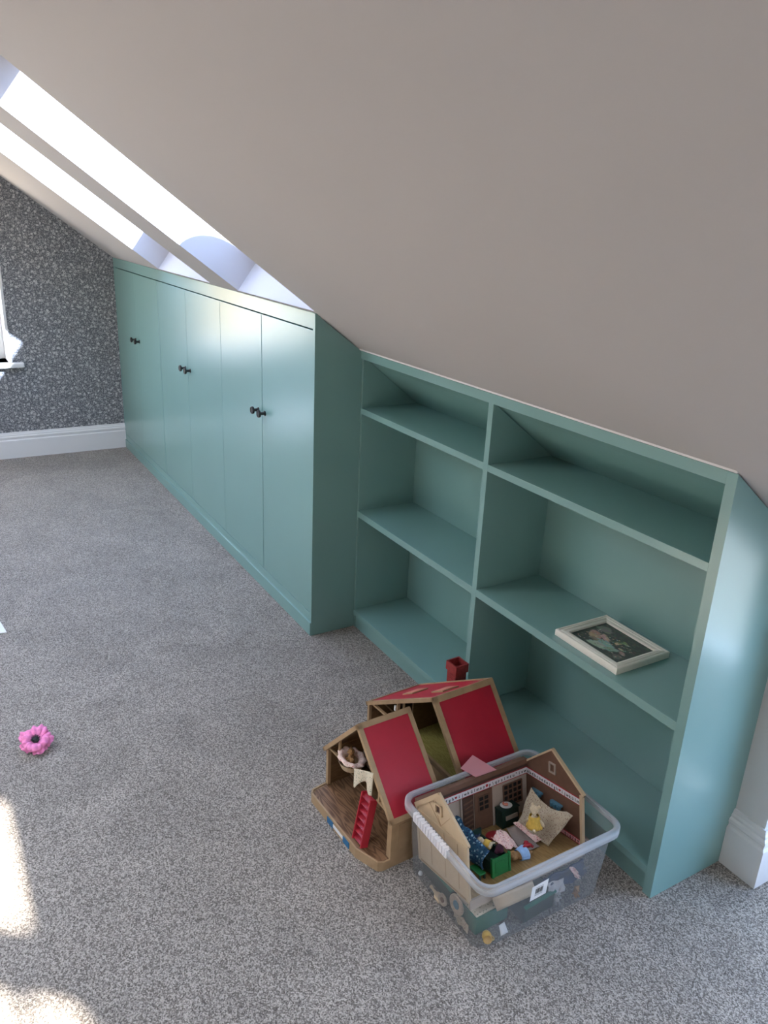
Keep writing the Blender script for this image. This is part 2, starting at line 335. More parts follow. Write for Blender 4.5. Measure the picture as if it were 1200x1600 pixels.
# unseen disc added over skylight 2 to cast the curved shadow on the reveal
vb_ = bmesh.new(); c0 = Vector(onroof(2.72, -.10, DP+.05))
zc = Vector((0, sa, ca)); xc = Vector((1, 0, 0)); yc = zc.cross(xc)
mt = Matrix(((xc.x, yc.x, zc.x, c0.x), (xc.y, yc.y, zc.y, c0.y), (xc.z, yc.z, zc.z, c0.z), (0, 0, 0, 1)))
lathe(vb_, [(.215, 0), (.215, .03), (.19, .035), (.02, .06)], 32, mt)
struct(obj('shadow_disc_1', vb_, 'caster', smooth=False))
# roof covering outside (keeps daylight out between the skylights)
# far wall with a window
WY0, WY1, WZ0, WZ1 = -1.62, -.69, .625, 1.62
def wallstrip(bm, x, ya, yb, z0, z1=None):
    top = lambda y: (z1 if z1 is not None else ceilz(y))
    quad(bm, (x, ya, z0), (x, yb, z0), (x, yb, top(yb)), (x, ya, top(ya)))
bm = bmesh.new()
wallstrip(bm, 0, YL, -1.62, 0); wallstrip(bm, 0, WY0, WY1, 0, WZ0); wallstrip(bm, 0, WY0, -1.5, WZ1); wallstrip(bm, 0, -1.5, WY1, WZ1); wallstrip(bm, 0, WY1, .7, 0)
wallstrip(bm, 0, YL, -1.62, 0)
struct(obj('wall_far', bm, 'wallpaper'))
wf = bpy.data.objects.new('window_5', None); COL.objects.link(wf); wf['kind'] = 'structure'
bm = bmesh.new()
for q in (((WY1, WZ0), (WY1, WZ1)), ((WY1, WZ1), (WY0, WZ1)), ((WY0, WZ1), (WY0, WZ0)), ((WY0, WZ0), (WY1, WZ0))):
    (ya, za), (yb, zb) = q; quad(bm, (0, ya, za), (0, yb, zb), (-.22, yb, zb), (-.22, ya, za))
obj('window_reveal', bm, 'wall_white', wf)
bm = bmesh.new()
for y0, y1, z0, z1 in ((WY0, WY0+.05, WZ0+.05, WZ1-.05), (WY1-.05, WY1-.0005, WZ0+.05, WZ1-.05), (WY0, WY1-.0005, WZ0+.0005, WZ0+.05), (WY0, WY1-.0005, WZ1-.05, WZ1), ((WY0+WY1)/2-.03, (WY0+WY1)/2+.03, WZ0+.05, WZ1-.05)): box(bm, -.22, -.16, y0, y1, z0, z1)
obj('window_frame', bm, 'white', wf)
obj('glass_pane', quad(bmesh.new(), (-.19, WY0, WZ0), (-.19, WY1, WZ0), (-.19, WY1, WZ1), (-.19, WY0, WZ1)), 'glass', wf)
obj('window_sill', B(-.2, .055, WY0-.09, WY1+.085, WZ0-.028, WZ0, bev=.006), 'white', wf)
bm = bmesh.new(); bar(bm, (.004, WY1+.008, WZ0), (.004, WY1+.008, WZ1), .016, .008, (1, 0, 0)); obj('reveal_bead', bm, 'white', wf)
portal(-.2, (WY0+WY1)/2, (WZ0+WZ1)/2, WY1-WY0, WZ1-WZ0, (1, 0, 0))
# other walls
struct(obj('wall_left', quad(bmesh.new(), (0, YL, 0), (XN, YL, 0), (XN, YL, ceilz(-1.5)), (0, YL, ceilz(-1.5))), 'wall_warm'))
bm = bmesh.new(); wallstrip(bm, XN, YL, -1.5, 0); wallstrip(bm, XN, -1.5, .7, 0); struct(obj('wall_near', bm, 'wall_warm'))
PX = 4.6865
bm = bmesh.new()
quad(bm, (0, .6, 0), (LR-.02, .6, 0), (LR-.02, .6, ceilz(.6)), (0, .6, ceilz(.6)))
quad(bm, (LR-.02, D2, 0), (PX, D2, 0), (PX, D2, ceilz(D2)), (LR-.02, D2, ceilz(D2)))
quad(bm, (LR-.02, D2, 0), (LR-.02, .6, 0), (LR-.02, .6, ceilz(.6)), (LR-.02, D2, ceilz(D2)))
quad(bm, (PX, D2, 0), (PX, dy, 0), (PX, dy, ceilz(dy)), (PX, D2, ceilz(D2)))
quad(bm, (dx1, D2+.1, 0), (XN, D2+.1, 0), (XN, D2+.1, 1), (dx1, D2+.1, 1))
quad(bm, (PX-.001, dy, 0), (dx1+.02, dy, 0), (dx1+.02, dy, .25), (PX-.001, dy, .25))
struct(obj('wall_right', bm, 'wall_white'))
wd = bpy.data.objects.new('window_6', None); COL.objects.link(wd); wd['kind'] = 'structure'
bm = bmesh.new(); z0, z1, zs = .25, ceilz(-.02), ceilz(dy)
for a, b_, c_, d_ in ((PX, dx1, z0, z0+.05), (PX, PX+.04, z0+.05, zs-.04), (PX, dx0, zs-.04, zs), (dx0, dx0+.04, zs, z1-.05), (dx0, dx1, z1-.05, z1), (dx1-.05, dx1, z0+.05, z1-.05)): box(bm, a, b_, dy-.03, dy+.03, c_, d_)
obj('window_frame', bm, 'white', wd)
obj('glass_pane', quad(bmesh.new(), (PX, dy+.01, z0), (dx1, dy+.01, z0), (dx1, dy+.01, z1), (dx0, dy+.01, z1), (dx0, dy+.01, zs), (PX, dy+.01, zs)), 'pale', wd)
portal((PX+dx1)/2, dy+.05, (z0+z1)/2, dx1-PX, z1-z0, (0, -1, 0))
# skirtings: torus and step moulding
SK = [(0, 0), (.022, 0), (.022, .118), (.017, .124), (.017, .130), (.020, .136), (.019, .144), (.013, .149), (.013, .155), (.009, .160), (.006, .170), (0, .170)]
bm = bmesh.new(); prism(bm, SK, lambda u, v, t: (u, t, v), YL, .0); struct(obj('baseboard_far', bm, 'white'))
bm = bmesh.new(); k = len(SK)
A_ = [bm.verts.new((LR+.0005, D2-u, v)) for u, v in SK]; B_ = [bm.verts.new((PX+u-.0, D2-u, v)) for u, v in SK]; C_ = [bm.verts.new((PX+u, dy, v)) for u, v in SK]
for P_, Q_ in ((A_, B_), (B_, C_)):
    for i in range(k): bm.faces.new((P_[i], P_[(i+1) % k], Q_[(i+1) % k], Q_[i]))
struct(obj('baseboard_right', bm, 'white'))

# ================================================================== FITTED CUPBOARD
LC = 3.003
cup = thing('fitted_cupboard', 'long low teal eaves cupboard with six plain doors and dark knobs under the skylights', 'cupboard', (0, 0, 0))
obj('top_rail', B(.001, LC-.0015, 0, .022, 1.2165, H-.002, bev=.0012), 'teal', cup)
obj('stile', B(LC-.018, LC, -.0015, .022, 0, H-.003, bev=.0012), 'teal', cup)
obj('stile', B(.001, .016, 0, .022, .0, 1.2165), 'teal', cup)
obj('bottom_rail', B(.016, LC-.018, 0, .022, .058, .094, bev=.001), 'teal', cup)
obj('plinth', B(.001, LC-.0015, -.006, .018, 0, .058, bev=.0015), 'teal', cup)
bm = bmesh.new(); prism(bm, [(.0205, 0), (.49, 0), (.49, ceilz(.49)-.003), (.0205, ceilz(.0205)-.003)], YZ, LC-.018, LC); obj('side_panel', bm, 'teal', cup)
obj('gap_shade', B(.016, LC-.02, .026, .034, .05, 1.23), 'gap', cup)  # near-black sheet, paints the shade seen through the door gaps
edges = [.0185, .5075, 1.003, 1.508, 2.018, 2.506, LC-.0215]
proud = [0, -.0006, .0004, .0003, 0, .0005]
doors = []
for i in range(6):
    g = .0016 if i not in (3,) else .0009
    d = obj('door', B(edges[i]+g, edges[i+1]-g, .001+proud[i], .020, .0965, 1.2115, bev=.0012), 'teal', cup); doors.append(d)
def knob(parent, x, z):
    r = bmesh.new(); mt = Matrix.Translation((x, 0, z)) @ Matrix.Rotation(math.pi/2, 4, 'X')
    lathe(r, [(.0105, -.001), (.0105, .002), (.0065, .003), (.0062, .020), (.0155, .0225), (.0160, .0300), (.0150, .0315), (.012, .0315), (.011, .0300), (.002, .0300)], 24, mt)
    obj('knob', r, 'bronze', parent, loc=(0, 0, 0)); return r
for i, x in ((0, edges[1]-.042), (1, edges[1]+.045), (2, edges[3]-.040), (3, edges[3]+.040), (4, edges[5]-.040), (5, edges[5]+.030)):
    knob(doors[i], x, .812)

# ================================================================== BOOKCASE
bc = thing('bookcase', 'low teal built-in bookcase with two bays of open shelves under the sloped ceiling', 'bookcase', (LC, D1, 0))
L_ = LR-LC; DB = .258; hz = ceilz(D1); y9 = D2-D1
def ceil_l(y): return ceilz(D1+y)
bm = bmesh.new(); prism(bm, [(0, 0), (y9, 0), (y9, ceil_l(y9)-.003), (0, hz-.003)], YZ, L_-.026, L_); obj('side_panel', bm, 'teal', bc)
bm = bmesh.new(); prism(bm, [(.006, 0), (y9, 0), (y9, ceil_l(y9)-.003), (.006, hz-.006)], YZ, .0005, .012); obj('side_panel', bm, 'teal', bc)
xd = 3.779-LC
slp = [(.0, .0)]
bm = bmesh.new(); prism(bm, [(0, .085), (DB, .085), (DB, ceil_l(DB)-.03), (.004, hz-.03), (0, hz-.03)], YZ, xd-.011, xd+.011); obj('divider', bm, 'teal', bc)
obj('top_rail', B(.0005, L_-.026, 0, .02, hz-.032, hz-.003, bev=.001), 'teal', bc)
bm = bmesh.new(); bar(bm, (.0, -.004, hz+.003), (L_, -.004, hz+.003), .006); obj('caulk_bead', bm, 'white', bc)
obj('back_panel', B(.012, L_-.026, DB, DB+.01, .0, .93), 'teal', bc)
bm = bmesh.new(); prism(bm, [(.019, hz-.034), (.019, ceil_l(.019)-.022), (DB+.02, ceil_l(DB+.02)-.022), (DB+.02, ceil_l(DB+.02)-.034)], YZ, .012, L_-.026); obj('sloped_panel', bm, 'teal', bc)
for (xa, xb) in ((.012, xd-.011), (xd+.011, L_-.026)):
    for z, th in ((.082, .022), (.516, .025), (.926, .022)):
        obj('shelf', B(xa, xb, .0 if z > .1 else -.002, DB if z < .9 else DB-.006, z-th, z, bev=.0012), 'teal', bc)
bm = bmesh.new(); bar(bm, (.012, DB-.008, .9285), (L_-.026, DB-.008, .9285), .005); obj('caulk_bead', bm, 'teal', bc)
obj('plinth', B(.001, L_-.027, .010, .026, 0, .06), 'teal', bc)

# ================================================================== PICTURE FRAME ON SHELF
pf = thing('picture_frame', 'cream moulded picture frame with a dark painting, lying flat on the middle shelf', 'picture frame', (4.2405, .311, .5165), (0, 0, math.radians(-.5)))
hw_, hh_ = .1175, .0985
def ring(bm, x0, y0, x1, y1, za, zb, out=True):
    o = [(-x0, -y0, za), (x0, -y0, za), (x0, y0, za), (-x0, y0, za)]; i_ = [(-x1, -y1, zb), (x1, -y1, zb), (x1, y1, zb), (-x1, y1, zb)]
    for k in range(4): quad(bm, o[k], o[(k+1) % 4], i_[(k+1) % 4], i_[k])
bm = bmesh.new()
prof = [(0, 0), (0, .017), (.002, .019), (.006, .019), (.0075, .0165), (.009, .0165), (.0105, .019), (.015, .0195), (.0165, .0165), (.018, .0165), (.0195, .018), (.026, .0165), (.028, .010)]
for (a, za), (b_, zb) in zip(prof, prof[1:]): ring(bm, hw_-a, hh_-a, hw_-b_, hh_-b_, za, zb)
quad(bm, (-hw_, -hh_, 0), (hw_, -hh_, 0), (hw_, hh_, 0), (-hw_, hh_, 0)); bmesh.ops.remove_doubles(bm, verts=bm.verts, dist=1e-5)
obj('moulding', bm, 'picframe', pf)
# painting: dark foliage with loosely painted reclining figures (flat print by vertex colour)
nx, ny = 90, 74; iw, ih = hw_-.028, hh_-.028
bm = bmesh.new(); gv = [[bm.verts.new((-iw+2*iw*i/nx, -ih+2*ih*j/ny, .0115)) for j in range(ny+1)] for i in range(nx+1)]
for i in range(nx):
    for j in range(ny): bm.faces.new((gv[i][j], gv[i+1][j], gv[i+1][j+1], gv[i][j+1]))
me = bpy.data.meshes.new('painting'); bm.to_mesh(me); bm.free()
ca_ = me.color_attributes.new('paint', 'FLOAT_COLOR', 'POINT')
rn = random.Random(3)
strokes = []
def st(cx, cy, rx, ry, ang, col, n_=1, jit=0):
    for _ in range(n_): strokes.append((cx+rn.uniform(-jit, jit), cy+rn.uniform(-jit, jit), rx*rn.uniform(.7, 1.2), ry*rn.uniform(.7, 1.2), ang+rn.uniform(-.5, .5)*(n_ > 1), tuple(c*rn.uniform(.75, 1.25) for c in col)))
for _ in range(120): st(rn.random(), rn.uniform(.45, 1), .05, .018, rn.uniform(-1, 1), (.02, .045, .02), 1)
for _ in range(70): st(rn.random(), rn.random(), .04, .02, rn.uniform(-1, 1), (.05, .04, .025), 1)
st(.16, .78, .13, .05, .5, (.10, .12, .10), 9, .06); st(.2, .45, .12, .07, -.4, (.34, .18, .14), 10, .05); st(.36, .52, .12, .04, -.3, (.40, .24, .19), 8, .03)
st(.50, .34, .17, .06, -.2, (.20, .27, .25), 16, .06); st(.44, .2, .13, .05, .1, (.26, .31, .29), 10, .05); st(.66, .30, .10, .05, .5, (.16, .22, .20), 8, .04)
st(.58, .56, .035, .04, 0, (.40, .26, .19), 3, .01); st(.74, .47, .04, .035, 0, (.36, .24, .17), 3, .02); st(.82, .38, .07, .03, -.6, (.3, .2, .15), 5, .03)
st(.62, .68, .05, .02, .3, (.14, .18, .07), 8, .08); st(.86, .2, .06, .04, 0, (.08, .07, .06), 6, .05)
for _ in range(90): st(rn.uniform(.08, .9), rn.uniform(.1, .7), .022, .009, rn.uniform(-1.5, 1.5), rn.choice([(.42, .28, .22), (.25, .33, .30), (.10, .12, .06), (.5, .42, .34), (.16, .08, .06)]))
strokes = [(a, b_, c_, d_, e_, tuple(min(.8, 1.45*q) for q in f)) for a, b_, c_, d_, e_, f in strokes]; st(.28, .3, .05, .03, .3, (.25, .16, .13), 5, .05)
k = 0
for vtx in me.vertices:
    u, v = (vtx.co.x+iw)/(2*iw), (vtx.co.y+ih)/(2*ih); c = [.018, .026, .018]
    for cx, cy_, rx, ry, an, col in strokes:
        dx, dy_ = u-cx, v-cy_; a = (dx*math.cos(an)+dy_*math.sin(an))/rx; b_ = (-dx*math.sin(an)+dy_*math.cos(an))/ry
        q = a*a+b_*b_
        if q < 1:
            f = min(1, (1-q)*2.2); c = [c[i]*(1-f)+col[i]*f for i in range(3)]
    ca_.data[vtx.index].color = (*c, 1)
mp, n, b = nodes('painting_print'); at = N(n, 'ShaderNodeAttribute', attribute_name='paint'); n.links.new(at.outputs['Color'], b.inputs['Base Color']); b.inputs['Roughness'].default_value = .3
link('painting', me, mp, pf)

# ================================================================== TOY HOUSE, SMALL FRONT MODULE
th = thing('toy_house', 'smaller red-roofed toy house module with open front, oak-print porch base and ladder', 'toy house', (3.8586-.004, -.361, 0), (0, 0, .0384))
W_, HE, HA, DE = .3445, .157, .3396, .1528
PO = [(0, DE), (0, .0), (.008, -.052), (.020, -.061), (.268, -.061), (.338, -.036), (W_, -.024), (W_, DE)]
bm = bmesh.new(); prism(bm, PO, XY, 0, .027); obj('base', bm, 'tan', th)
bm = bmesh.new(); cx_ = W_/2
ins = [(cx_+(x-cx_)*.968, (y+.05)*.955-.045 if y < .1 else y-.01) for x, y in PO]; prism(bm, ins, XY, .026, .0285); obj('porch_floor', bm, 'oak', th)
bm = bmesh.new()
for a, b_ in zip(PO[1:], PO[2:-1]): bar(bm, (a[0], a[1]+.002, .028), (b_[0], b_[1]+.002, .028), .005, .006)
obj('base_lip', bm, 'tan', th)
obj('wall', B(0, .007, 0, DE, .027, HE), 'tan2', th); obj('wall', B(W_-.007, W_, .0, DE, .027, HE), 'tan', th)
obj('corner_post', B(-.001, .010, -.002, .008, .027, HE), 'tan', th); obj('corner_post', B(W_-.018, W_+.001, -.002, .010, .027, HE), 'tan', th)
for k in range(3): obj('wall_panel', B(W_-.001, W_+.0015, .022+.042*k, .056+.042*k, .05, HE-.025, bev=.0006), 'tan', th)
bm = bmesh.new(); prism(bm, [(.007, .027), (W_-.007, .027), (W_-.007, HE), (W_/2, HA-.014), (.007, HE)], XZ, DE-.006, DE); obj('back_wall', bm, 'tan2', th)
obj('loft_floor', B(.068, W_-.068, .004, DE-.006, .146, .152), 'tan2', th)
sl = (HA-HE)/(W_/2); roofz = lambda x: HE + sl*min(x, W_-x)
for sgn, (ex, rx) in ((-1, (-.008, W_/2)), (1, (W_+.008, W_/2))):
    ez = HE-.0085; n_ = Vector((-(HA-ez)*(-sgn if sgn < 0 else -1), 0, abs(rx-ex))) ; 
    dvec = Vector((rx-ex, 0, HA-ez)); Ls = dvec.length; dvec.normalize(); nv = Vector((-dvec.z, 0, dvec.x)) if sgn < 0 else Vector((dvec.z, 0, -dvec.x))
    if nv.z < 0: nv = -nv
    mt = Matrix(((dvec.x, 0, nv.x, ex), (0, 1, 0, 0), (dvec.z, 0, nv.z, ez), (0, 0, 0, 1)))
    y0, y1 = -.010, DE+.006
    r_ = obj('roof_slope', box(bmesh.new(), 0, Ls, y0+.004, y1-.004, -.007, -.001, mat=mt), 'tan2', th)
    bm = bmesh.new(); fwid = .013
    for q in ((0, fwid, y0, y1), (Ls-fwid, Ls+.001, y0, y1), (0, Ls, y0, y0+fwid), (0, Ls, y1-fwid, y1)): box(bm, *q, -.009, .003, mat=mt)
    obj('roof_frame', bm, 'tan', r_)
    obj('roof_sheet', box(bmesh.new(), fwid, Ls-fwid, y0+fwid, y1-fwid, -.001, .0005, mat=mt), 'red', r_)
bm = bmesh.new()
for s in (0, 1):
    f = (lambda x: x) if s == 0 else (lambda x: W_-x)
    bm = bmesh.new(); bar(bm, (f(.004), .002, HE+.002), (f(.078), .002, HE+.006), .006, .006); bar(bm, (f(.068), .002, HE+.0085), (f(.068), .002, roofz(.068)-.004), .006, .006, (1, 0, 0)); obj('truss', bm, 'tan', th)

bm = bmesh.new(); box(bm, .150, .205, -.0625, -.0605, .009, .019); lb = obj('name_label', bm, 'paper', th)
for x0 in (.118, .205): obj('blue_tape', B(x0, x0+.032, -.0632, -.0605, .004, .023), 'blue', lb)
# ladder
ld_ = thing('toy_ladder', 'red toy ladder leaning from the porch up to the loft of the small toy house', 'ladder', th.matrix_basis @ Vector((.256, -.041, .0285)), (0, 0, .0384))
bm_l = [(-.019, -.008), (.019, -.008)]
top = Vector((-.016, .036, .128))
for s in (-1, 1):
    bm = bmesh.new(); bar(bm, (s*.021, 0, .003), Vector((s*.021, 0, .003))+top, .004, .022, (0, 1, .3)); obj('rail', bm, 'redtoy', ld_)
for k in range(7):
    c = Vector((0, 0, .003))+top*(.06+.145*k); bm = bmesh.new(); bar(bm, c+Vector((-.020, 0, 0)), c+Vector((.020, 0, 0)), .017, .0035 if k < 6 else .006, (0, -.3, 1)); obj('rung', bm, 'redtoy', ld_)
# things in the loft
LM = th.matrix_basis
def loft(x, y, z): return LM @ Vector((x, y, z))
RZ = (0, 0, .0384)
t_ = thing('toy_basket', 'pink floral bonnet-shaped toy basket with tan bears at the edge of the loft', 'basket', loft(.108, .018, .153), RZ); t_.scale = (1.14, 1.1, 1.1)
bm = bmesh.new(); lathe(bm, [(.020, 0), (.027, .002), (.034, .020), (.033, .020), (.022, .004)], 20); obj('basket_bowl', bm, 'cream', t_)
def frill(u, v):
    a = u*2*math.pi; r = .020+.024*v+.0025*math.sin(a*9)*v; return (r*math.cos(a), r*math.sin(a)*.75, .022+.012*math.sin(v*2.6)+.0018*math.sin(a*9+1)*v)
cloth('cloth_lining', frill, 72, 6, 'pinkfab2', t_)
def bear(name, label, pos, rot, fur, size=1., up_=True, parent=None, cat='toy bear', ears='round'):
    t = thing(name, label, cat, pos, rot); s = size
    P_ = [((0, 0, .012*s), (.0095*s, .0085*s, .012*s)), ((0, 0, .030*s), (.0095*s, .009*s, .0085*s)), ((0, -.008*s, .028*s), (.0042*s, .004*s, .0034*s)),
          ((-.011*s, -.003*s, .015*s), (.0032*s, .0034*s, .0085*s), (0.3, .5, 0)), ((.011*s, -.003*s, .015*s), (.0032*s, .0034*s, .0085*s), (.3, -.5, 0)),
          ((-.0052*s, -.009*s, .0035*s), (.0038*s, .0085*s, .0036*s)), ((.0052*s, -.009*s, .0035*s), (.0038*s, .0085*s, .0036*s))]
    if ears == 'round': P_ += [((-.0075*s, .0, .0375*s), (.0036*s, .002*s, .0036*s)), ((.0075*s, 0, .0375*s), (.0036*s, .002*s, .0036*s))]
    else: P_ += [((-.0045*s, 0, .044*s), (.0026*s, .0018*s, .0095*s), (0, -.15, 0)), ((.0045*s, 0, .044*s), (.0026*s, .0018*s, .0095*s), (0, .15, 0))]
    blob('body', P_, fur, t, .0013*s)
    bm = bmesh.new()
    for sx_ in (-1, 1): bmesh.ops.create_uvsphere(bm, u_segments=8, v_segments=6, radius=.0011*s, matrix=Matrix.Translation((sx_*.0036*s, -.0083*s, .0315*s)))
    bmesh.ops.create_uvsphere(bm, u_segments=8, v_segments=6, radius=.0013*s, matrix=Matrix.Translation((0, -.012*s, .0288*s)))
    obj('eyes_and_nose', bm, 'black', t, True); return t
def dress(t, mat, s=1., top_r=.0085, low_r=.0145, z0=.004, z1=.022):
    cloth('dress', lambda u, v: ((low_r+(top_r-low_r)*v+.0008*math.sin(u*50)*(1-v))*s*math.cos(u*2*math.pi), (low_r+(top_r-low_r)*v)*s*.95*math.sin(u*2*math.pi), (z0+(z1-z0)*v)*s), 40, 5, mat, t, .0006)
bear('toy_bear', 'tan toy bear sitting upright in the pink floral basket of the loft', loft(.104, .018, .172), (0, 0, -.4), 'fur', 1.0)
bear('toy_bear', 'paler little tan bear at the right in the pink floral basket', loft(.128, .010, .172), (.2, 0, .3), 'fur', .75)
c_ = cloth('toy_cushion', lambda u, v: tuple(loft(.132+.062*(u-.5)*1.0, .062+.02*(v-.5), .158+.070*v+.010*math.sin(u*math.pi)*math.sin(v*math.pi)*1.2)), 12, 12, 'greyfab', None, .012)
tag(c_, 'dark floral padded cushion leaning deep inside the loft of the small toy house', 'cushion')
c_ = cloth('toy_blanket', lambda u, v: tuple(loft(.166+.094*u, -.010-.006*math.sin(u*9)*(1-v), (.140+.036*u+(.028*math.sin((u-.15)*4.2) if .15 < u < .9 else 0))*(1-v)+(.198+.050*u)*v)), 22, 12, 'creamfab', None, .0012)
tag(c_, 'cream spotted cloth draped over the loft edge above the red ladder', 'cloth')

# ================================================================== TOY HOUSE, LARGE BACK MODULE
tb = thing('toy_house', 'larger red-roofed toy house with brick-red chimney standing behind the smaller one', 'toy house', (3.6754, -.12, 0), (0, 0, .0385))
BW, BH, BA, BD, BC = .500, .1277, .3382, .2058, .3378
br = .146                                              # right eaves height
XR = .498; ZR = BA-(XR-BC)*1.18
def bz(x): return BH+(BA-BH)*x/BC if x < BC else BA-(x-BC)*1.18
obj('base', B(0, BW-.012, -.0, BD, 0, .02), 'tan', tb)
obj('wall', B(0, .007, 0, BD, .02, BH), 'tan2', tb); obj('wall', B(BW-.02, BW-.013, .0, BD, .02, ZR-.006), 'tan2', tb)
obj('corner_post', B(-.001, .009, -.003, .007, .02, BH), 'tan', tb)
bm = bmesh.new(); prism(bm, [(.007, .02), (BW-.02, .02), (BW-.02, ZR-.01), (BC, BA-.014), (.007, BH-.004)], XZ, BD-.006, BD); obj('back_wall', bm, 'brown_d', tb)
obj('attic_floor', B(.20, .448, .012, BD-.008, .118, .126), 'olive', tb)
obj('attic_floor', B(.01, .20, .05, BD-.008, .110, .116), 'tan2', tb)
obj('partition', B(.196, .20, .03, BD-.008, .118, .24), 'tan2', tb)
obj('white_panel', B(.262, .318, BD-.011, BD-.0062, .13, .27), 'greige', tb)
for k in range(7): obj('wall_batten', B(.20+.0085*k, .2045+.0085*k, BD-.010, BD-.0062, .127, .235), 'brown', tb)
obj('beam', B(.44, .45, .006, .016, .02, .126), 'tan', tb); obj('beam', B(.20, .45, .004, .012, .112, .1275), 'tan', tb)
bm = bmesh.new(); bar(bm, (.004, .002, BH+.004), (.165, .002, BH+.012), .007); bar(bm, (.162, .002, BH+.01), (.162, .002, bz(.162)-.004), .008, .008, (1, 0, 0)); bar(bm, (.185, .006, BH+.01), (.185, .006, bz(.185)-.004), .005, .005, (1, 0, 0)); obj('truss', bm, 'tan', tb)
obj('white_clip', B(.151, .158, -.006, .0, .188, .206, bev=.001), 'paper', tb)
for ex, ez in ((-.006, BH-.004), (XR, ZR)):
    dvec = Vector((BC-ex, 0, BA-ez)); Ls = dvec.length; dvec.normalize(); nv = Vector((-dvec.z, 0, dvec.x))
    if nv.z < 0: nv = -nv
    mt = Matrix(((dvec.x, 0, nv.x, ex), (0, 1, 0, 0), (dvec.z, 0, nv.z, ez), (0, 0, 0, 1)))
    y0, y1 = -.008, BD+.004
    r_ = obj('roof_slope', box(bmesh.new(), 0, Ls, y0+.004, y1-.004, -.007, -.001, mat=mt), 'tan2', tb)
    bm = bmesh.new(); fwid = .015 if ex > 0 else .010
    for q in ((0, fwid, y0, y1), (Ls-fwid, Ls+.001, y0, y1), (0, Ls, y0, y0+fwid), (0, Ls, y1-fwid, y1)): box(bm, *q, -.009, .003, mat=mt)
    obj('roof_frame', bm, 'tan', r_)
    obj('roof_sheet', box(bmesh.new(), fwid, Ls-fwid, y0+fwid, y1-fwid, -.001, .0005, mat=mt), 'red', r_)
    if ex < 0:
        for a0, a1 in ((.118, .178), (.288, .35)):
            wn = obj('roof_window', box(bmesh.new(), a0, a1, .066, .126, .0005, .004, mat=mt), 'tan', r_)
            obj('blind', box(bmesh.new(), a0+.008, a1-.008, .074, .118, .004, .0052, mat=mt), 'skin_pink', wn)
# chimney with hollow pot
bm = bmesh.new(); cx0, cx1, cy0, cy1 = .128, .172, BD+.005, BD+.047
def tube_sq(bm, x0, x1, y0, y1, z0, z1, t):
    box(bm, x0, x1, y0, y0+t, z0, z1); box(bm, x0, x1, y1-t, y1, z0, z1); box(bm, x0, x0+t, y0+t, y1-t, z0, z1); box(bm, x1-t, x1, y0+t, y1-t, z0, z1)
ch = obj('chimney', box(bm, cx0, cx1, cy0, cy1, 0, .262), 'brick', tb)
bm = bmesh.new(); tube_sq(bm, cx0-.004, cx1+.004, cy0-.004, cy1+.004, .258, .288, .005); obj('chimney_cap', bm, 'brick', ch)
for r_ in range(9):
    for k in range(2):
        off = .011*(r_ % 2); x0 = cx0+.001+off+k*.021; x1 = min(x0+.0195, cx1-.001)
        if x1 > x0: obj('brick', B(x0, x1, cy0-.0008, cy0+.001, .19+.0075*r_, .1965+.0075*r_), 'brick', ch)
        y0 = cy0+.001+off*.9+k*.020; y1 = min(y0+.0185, cy1-.001)
        if y1 > y0: obj('brick', B(cx1-.001, cx1+.0008, y0, y1, .19+.0075*r_, .1965+.0075*r_), 'brick', ch)

# ================================================================== STORAGE TUB
TX0, TX1, TY0, TY1, TH = 4.190, 4.550, -.3276, .1115, .2214
tub = thing('storage_box', 'lidless clear plastic storage box full of toys on the carpet', 'storage box', ((TX0+TX1)/2, (TY0+TY1)/2, 0))
hx, hy = (TX1-TX0)/2, (TY1-TY0)/2
def rrect(x, y, r, n_=6):
    out = []
    for cx, cy_, a0 in ((x-r, y-r, 0), (-x+r, y-r, 90), (-x+r, -y+r, 180), (x-r, -y+r, 270)):
        for i in range(n_+1):
            a = math.radians(a0+90*i/n_); out.append((cx+r*math.cos(a), cy_+r*math.sin(a)))
    return out
def loopwall(bm, rings_):
    R_ = [[bm.verts.new((x, y, z)) for x, y in pts] for pts, z in rings_]
    for a, b_ in zip(R_, R_[1:]):
        k = len(a)
        for i in range(k): bm.faces.new((a[i], a[(i+1) % k], b_[(i+1) % k], b_[i]))
    return R_
rimw = .013
bm = bmesh.new(); R_ = loopwall(bm, [(rrect(hx-.031, hy-.026, .03), .004), (rrect(hx-.0285, hy-.0235, .033), .0015), (rrect(hx-.030, hy-.025, .033), .0), ])
bm.free(); bm = bmesh.new()
R_ = loopwall(bm, [(rrect(hx-.034, hy-.029, .028), .001), (rrect(hx-.029, hy-.024, .032), .007), (rrect(hx-rimw-.001, hy-rimw-.001, .032), TH-.004)])
bm.faces.new(R_[0][::-1]); obj('tub_shell', bm, 'tub', tub, True)
bm = bmesh.new()
loopwall(bm, [(rrect(hx-rimw, hy-rimw, .032), TH-.012), (rrect(hx-rimw, hy-rimw, .032), TH-.001), (rrect(hx-rimw+.002, hy-rimw+.002, .033), TH), (rrect(hx-.003, hy-.003, .038), TH), (rrect(hx, hy, .040), TH-.003), (rrect(hx, hy, .040), TH-.022), (rrect(hx-.0015, hy-.0015, .039), TH-.022), (rrect(hx-.0015, hy-.0015, .039), TH-.005)])
obj('rim', bm, 'tub_rim', tub, True)
# ribbed grip on the near-left rim
bm = bmesh.new(); gx0, gx1 = 4.262-tub.location.x, 4.405-tub.location.x
g_ = obj('grip', box(bm, gx0, gx1, -hy-.003, -hy+.008, TH-.024, TH+.001, bev=.002), 'grip', tub)
for k in range(12):
    x = gx0+.006+(gx1-gx0-.012)*k/11.4; obj('grip_rib', B(x, x+.0055, -hy-.0055, -hy+.009, TH-.020, TH+.003, bev=.001), 'grip', g_)
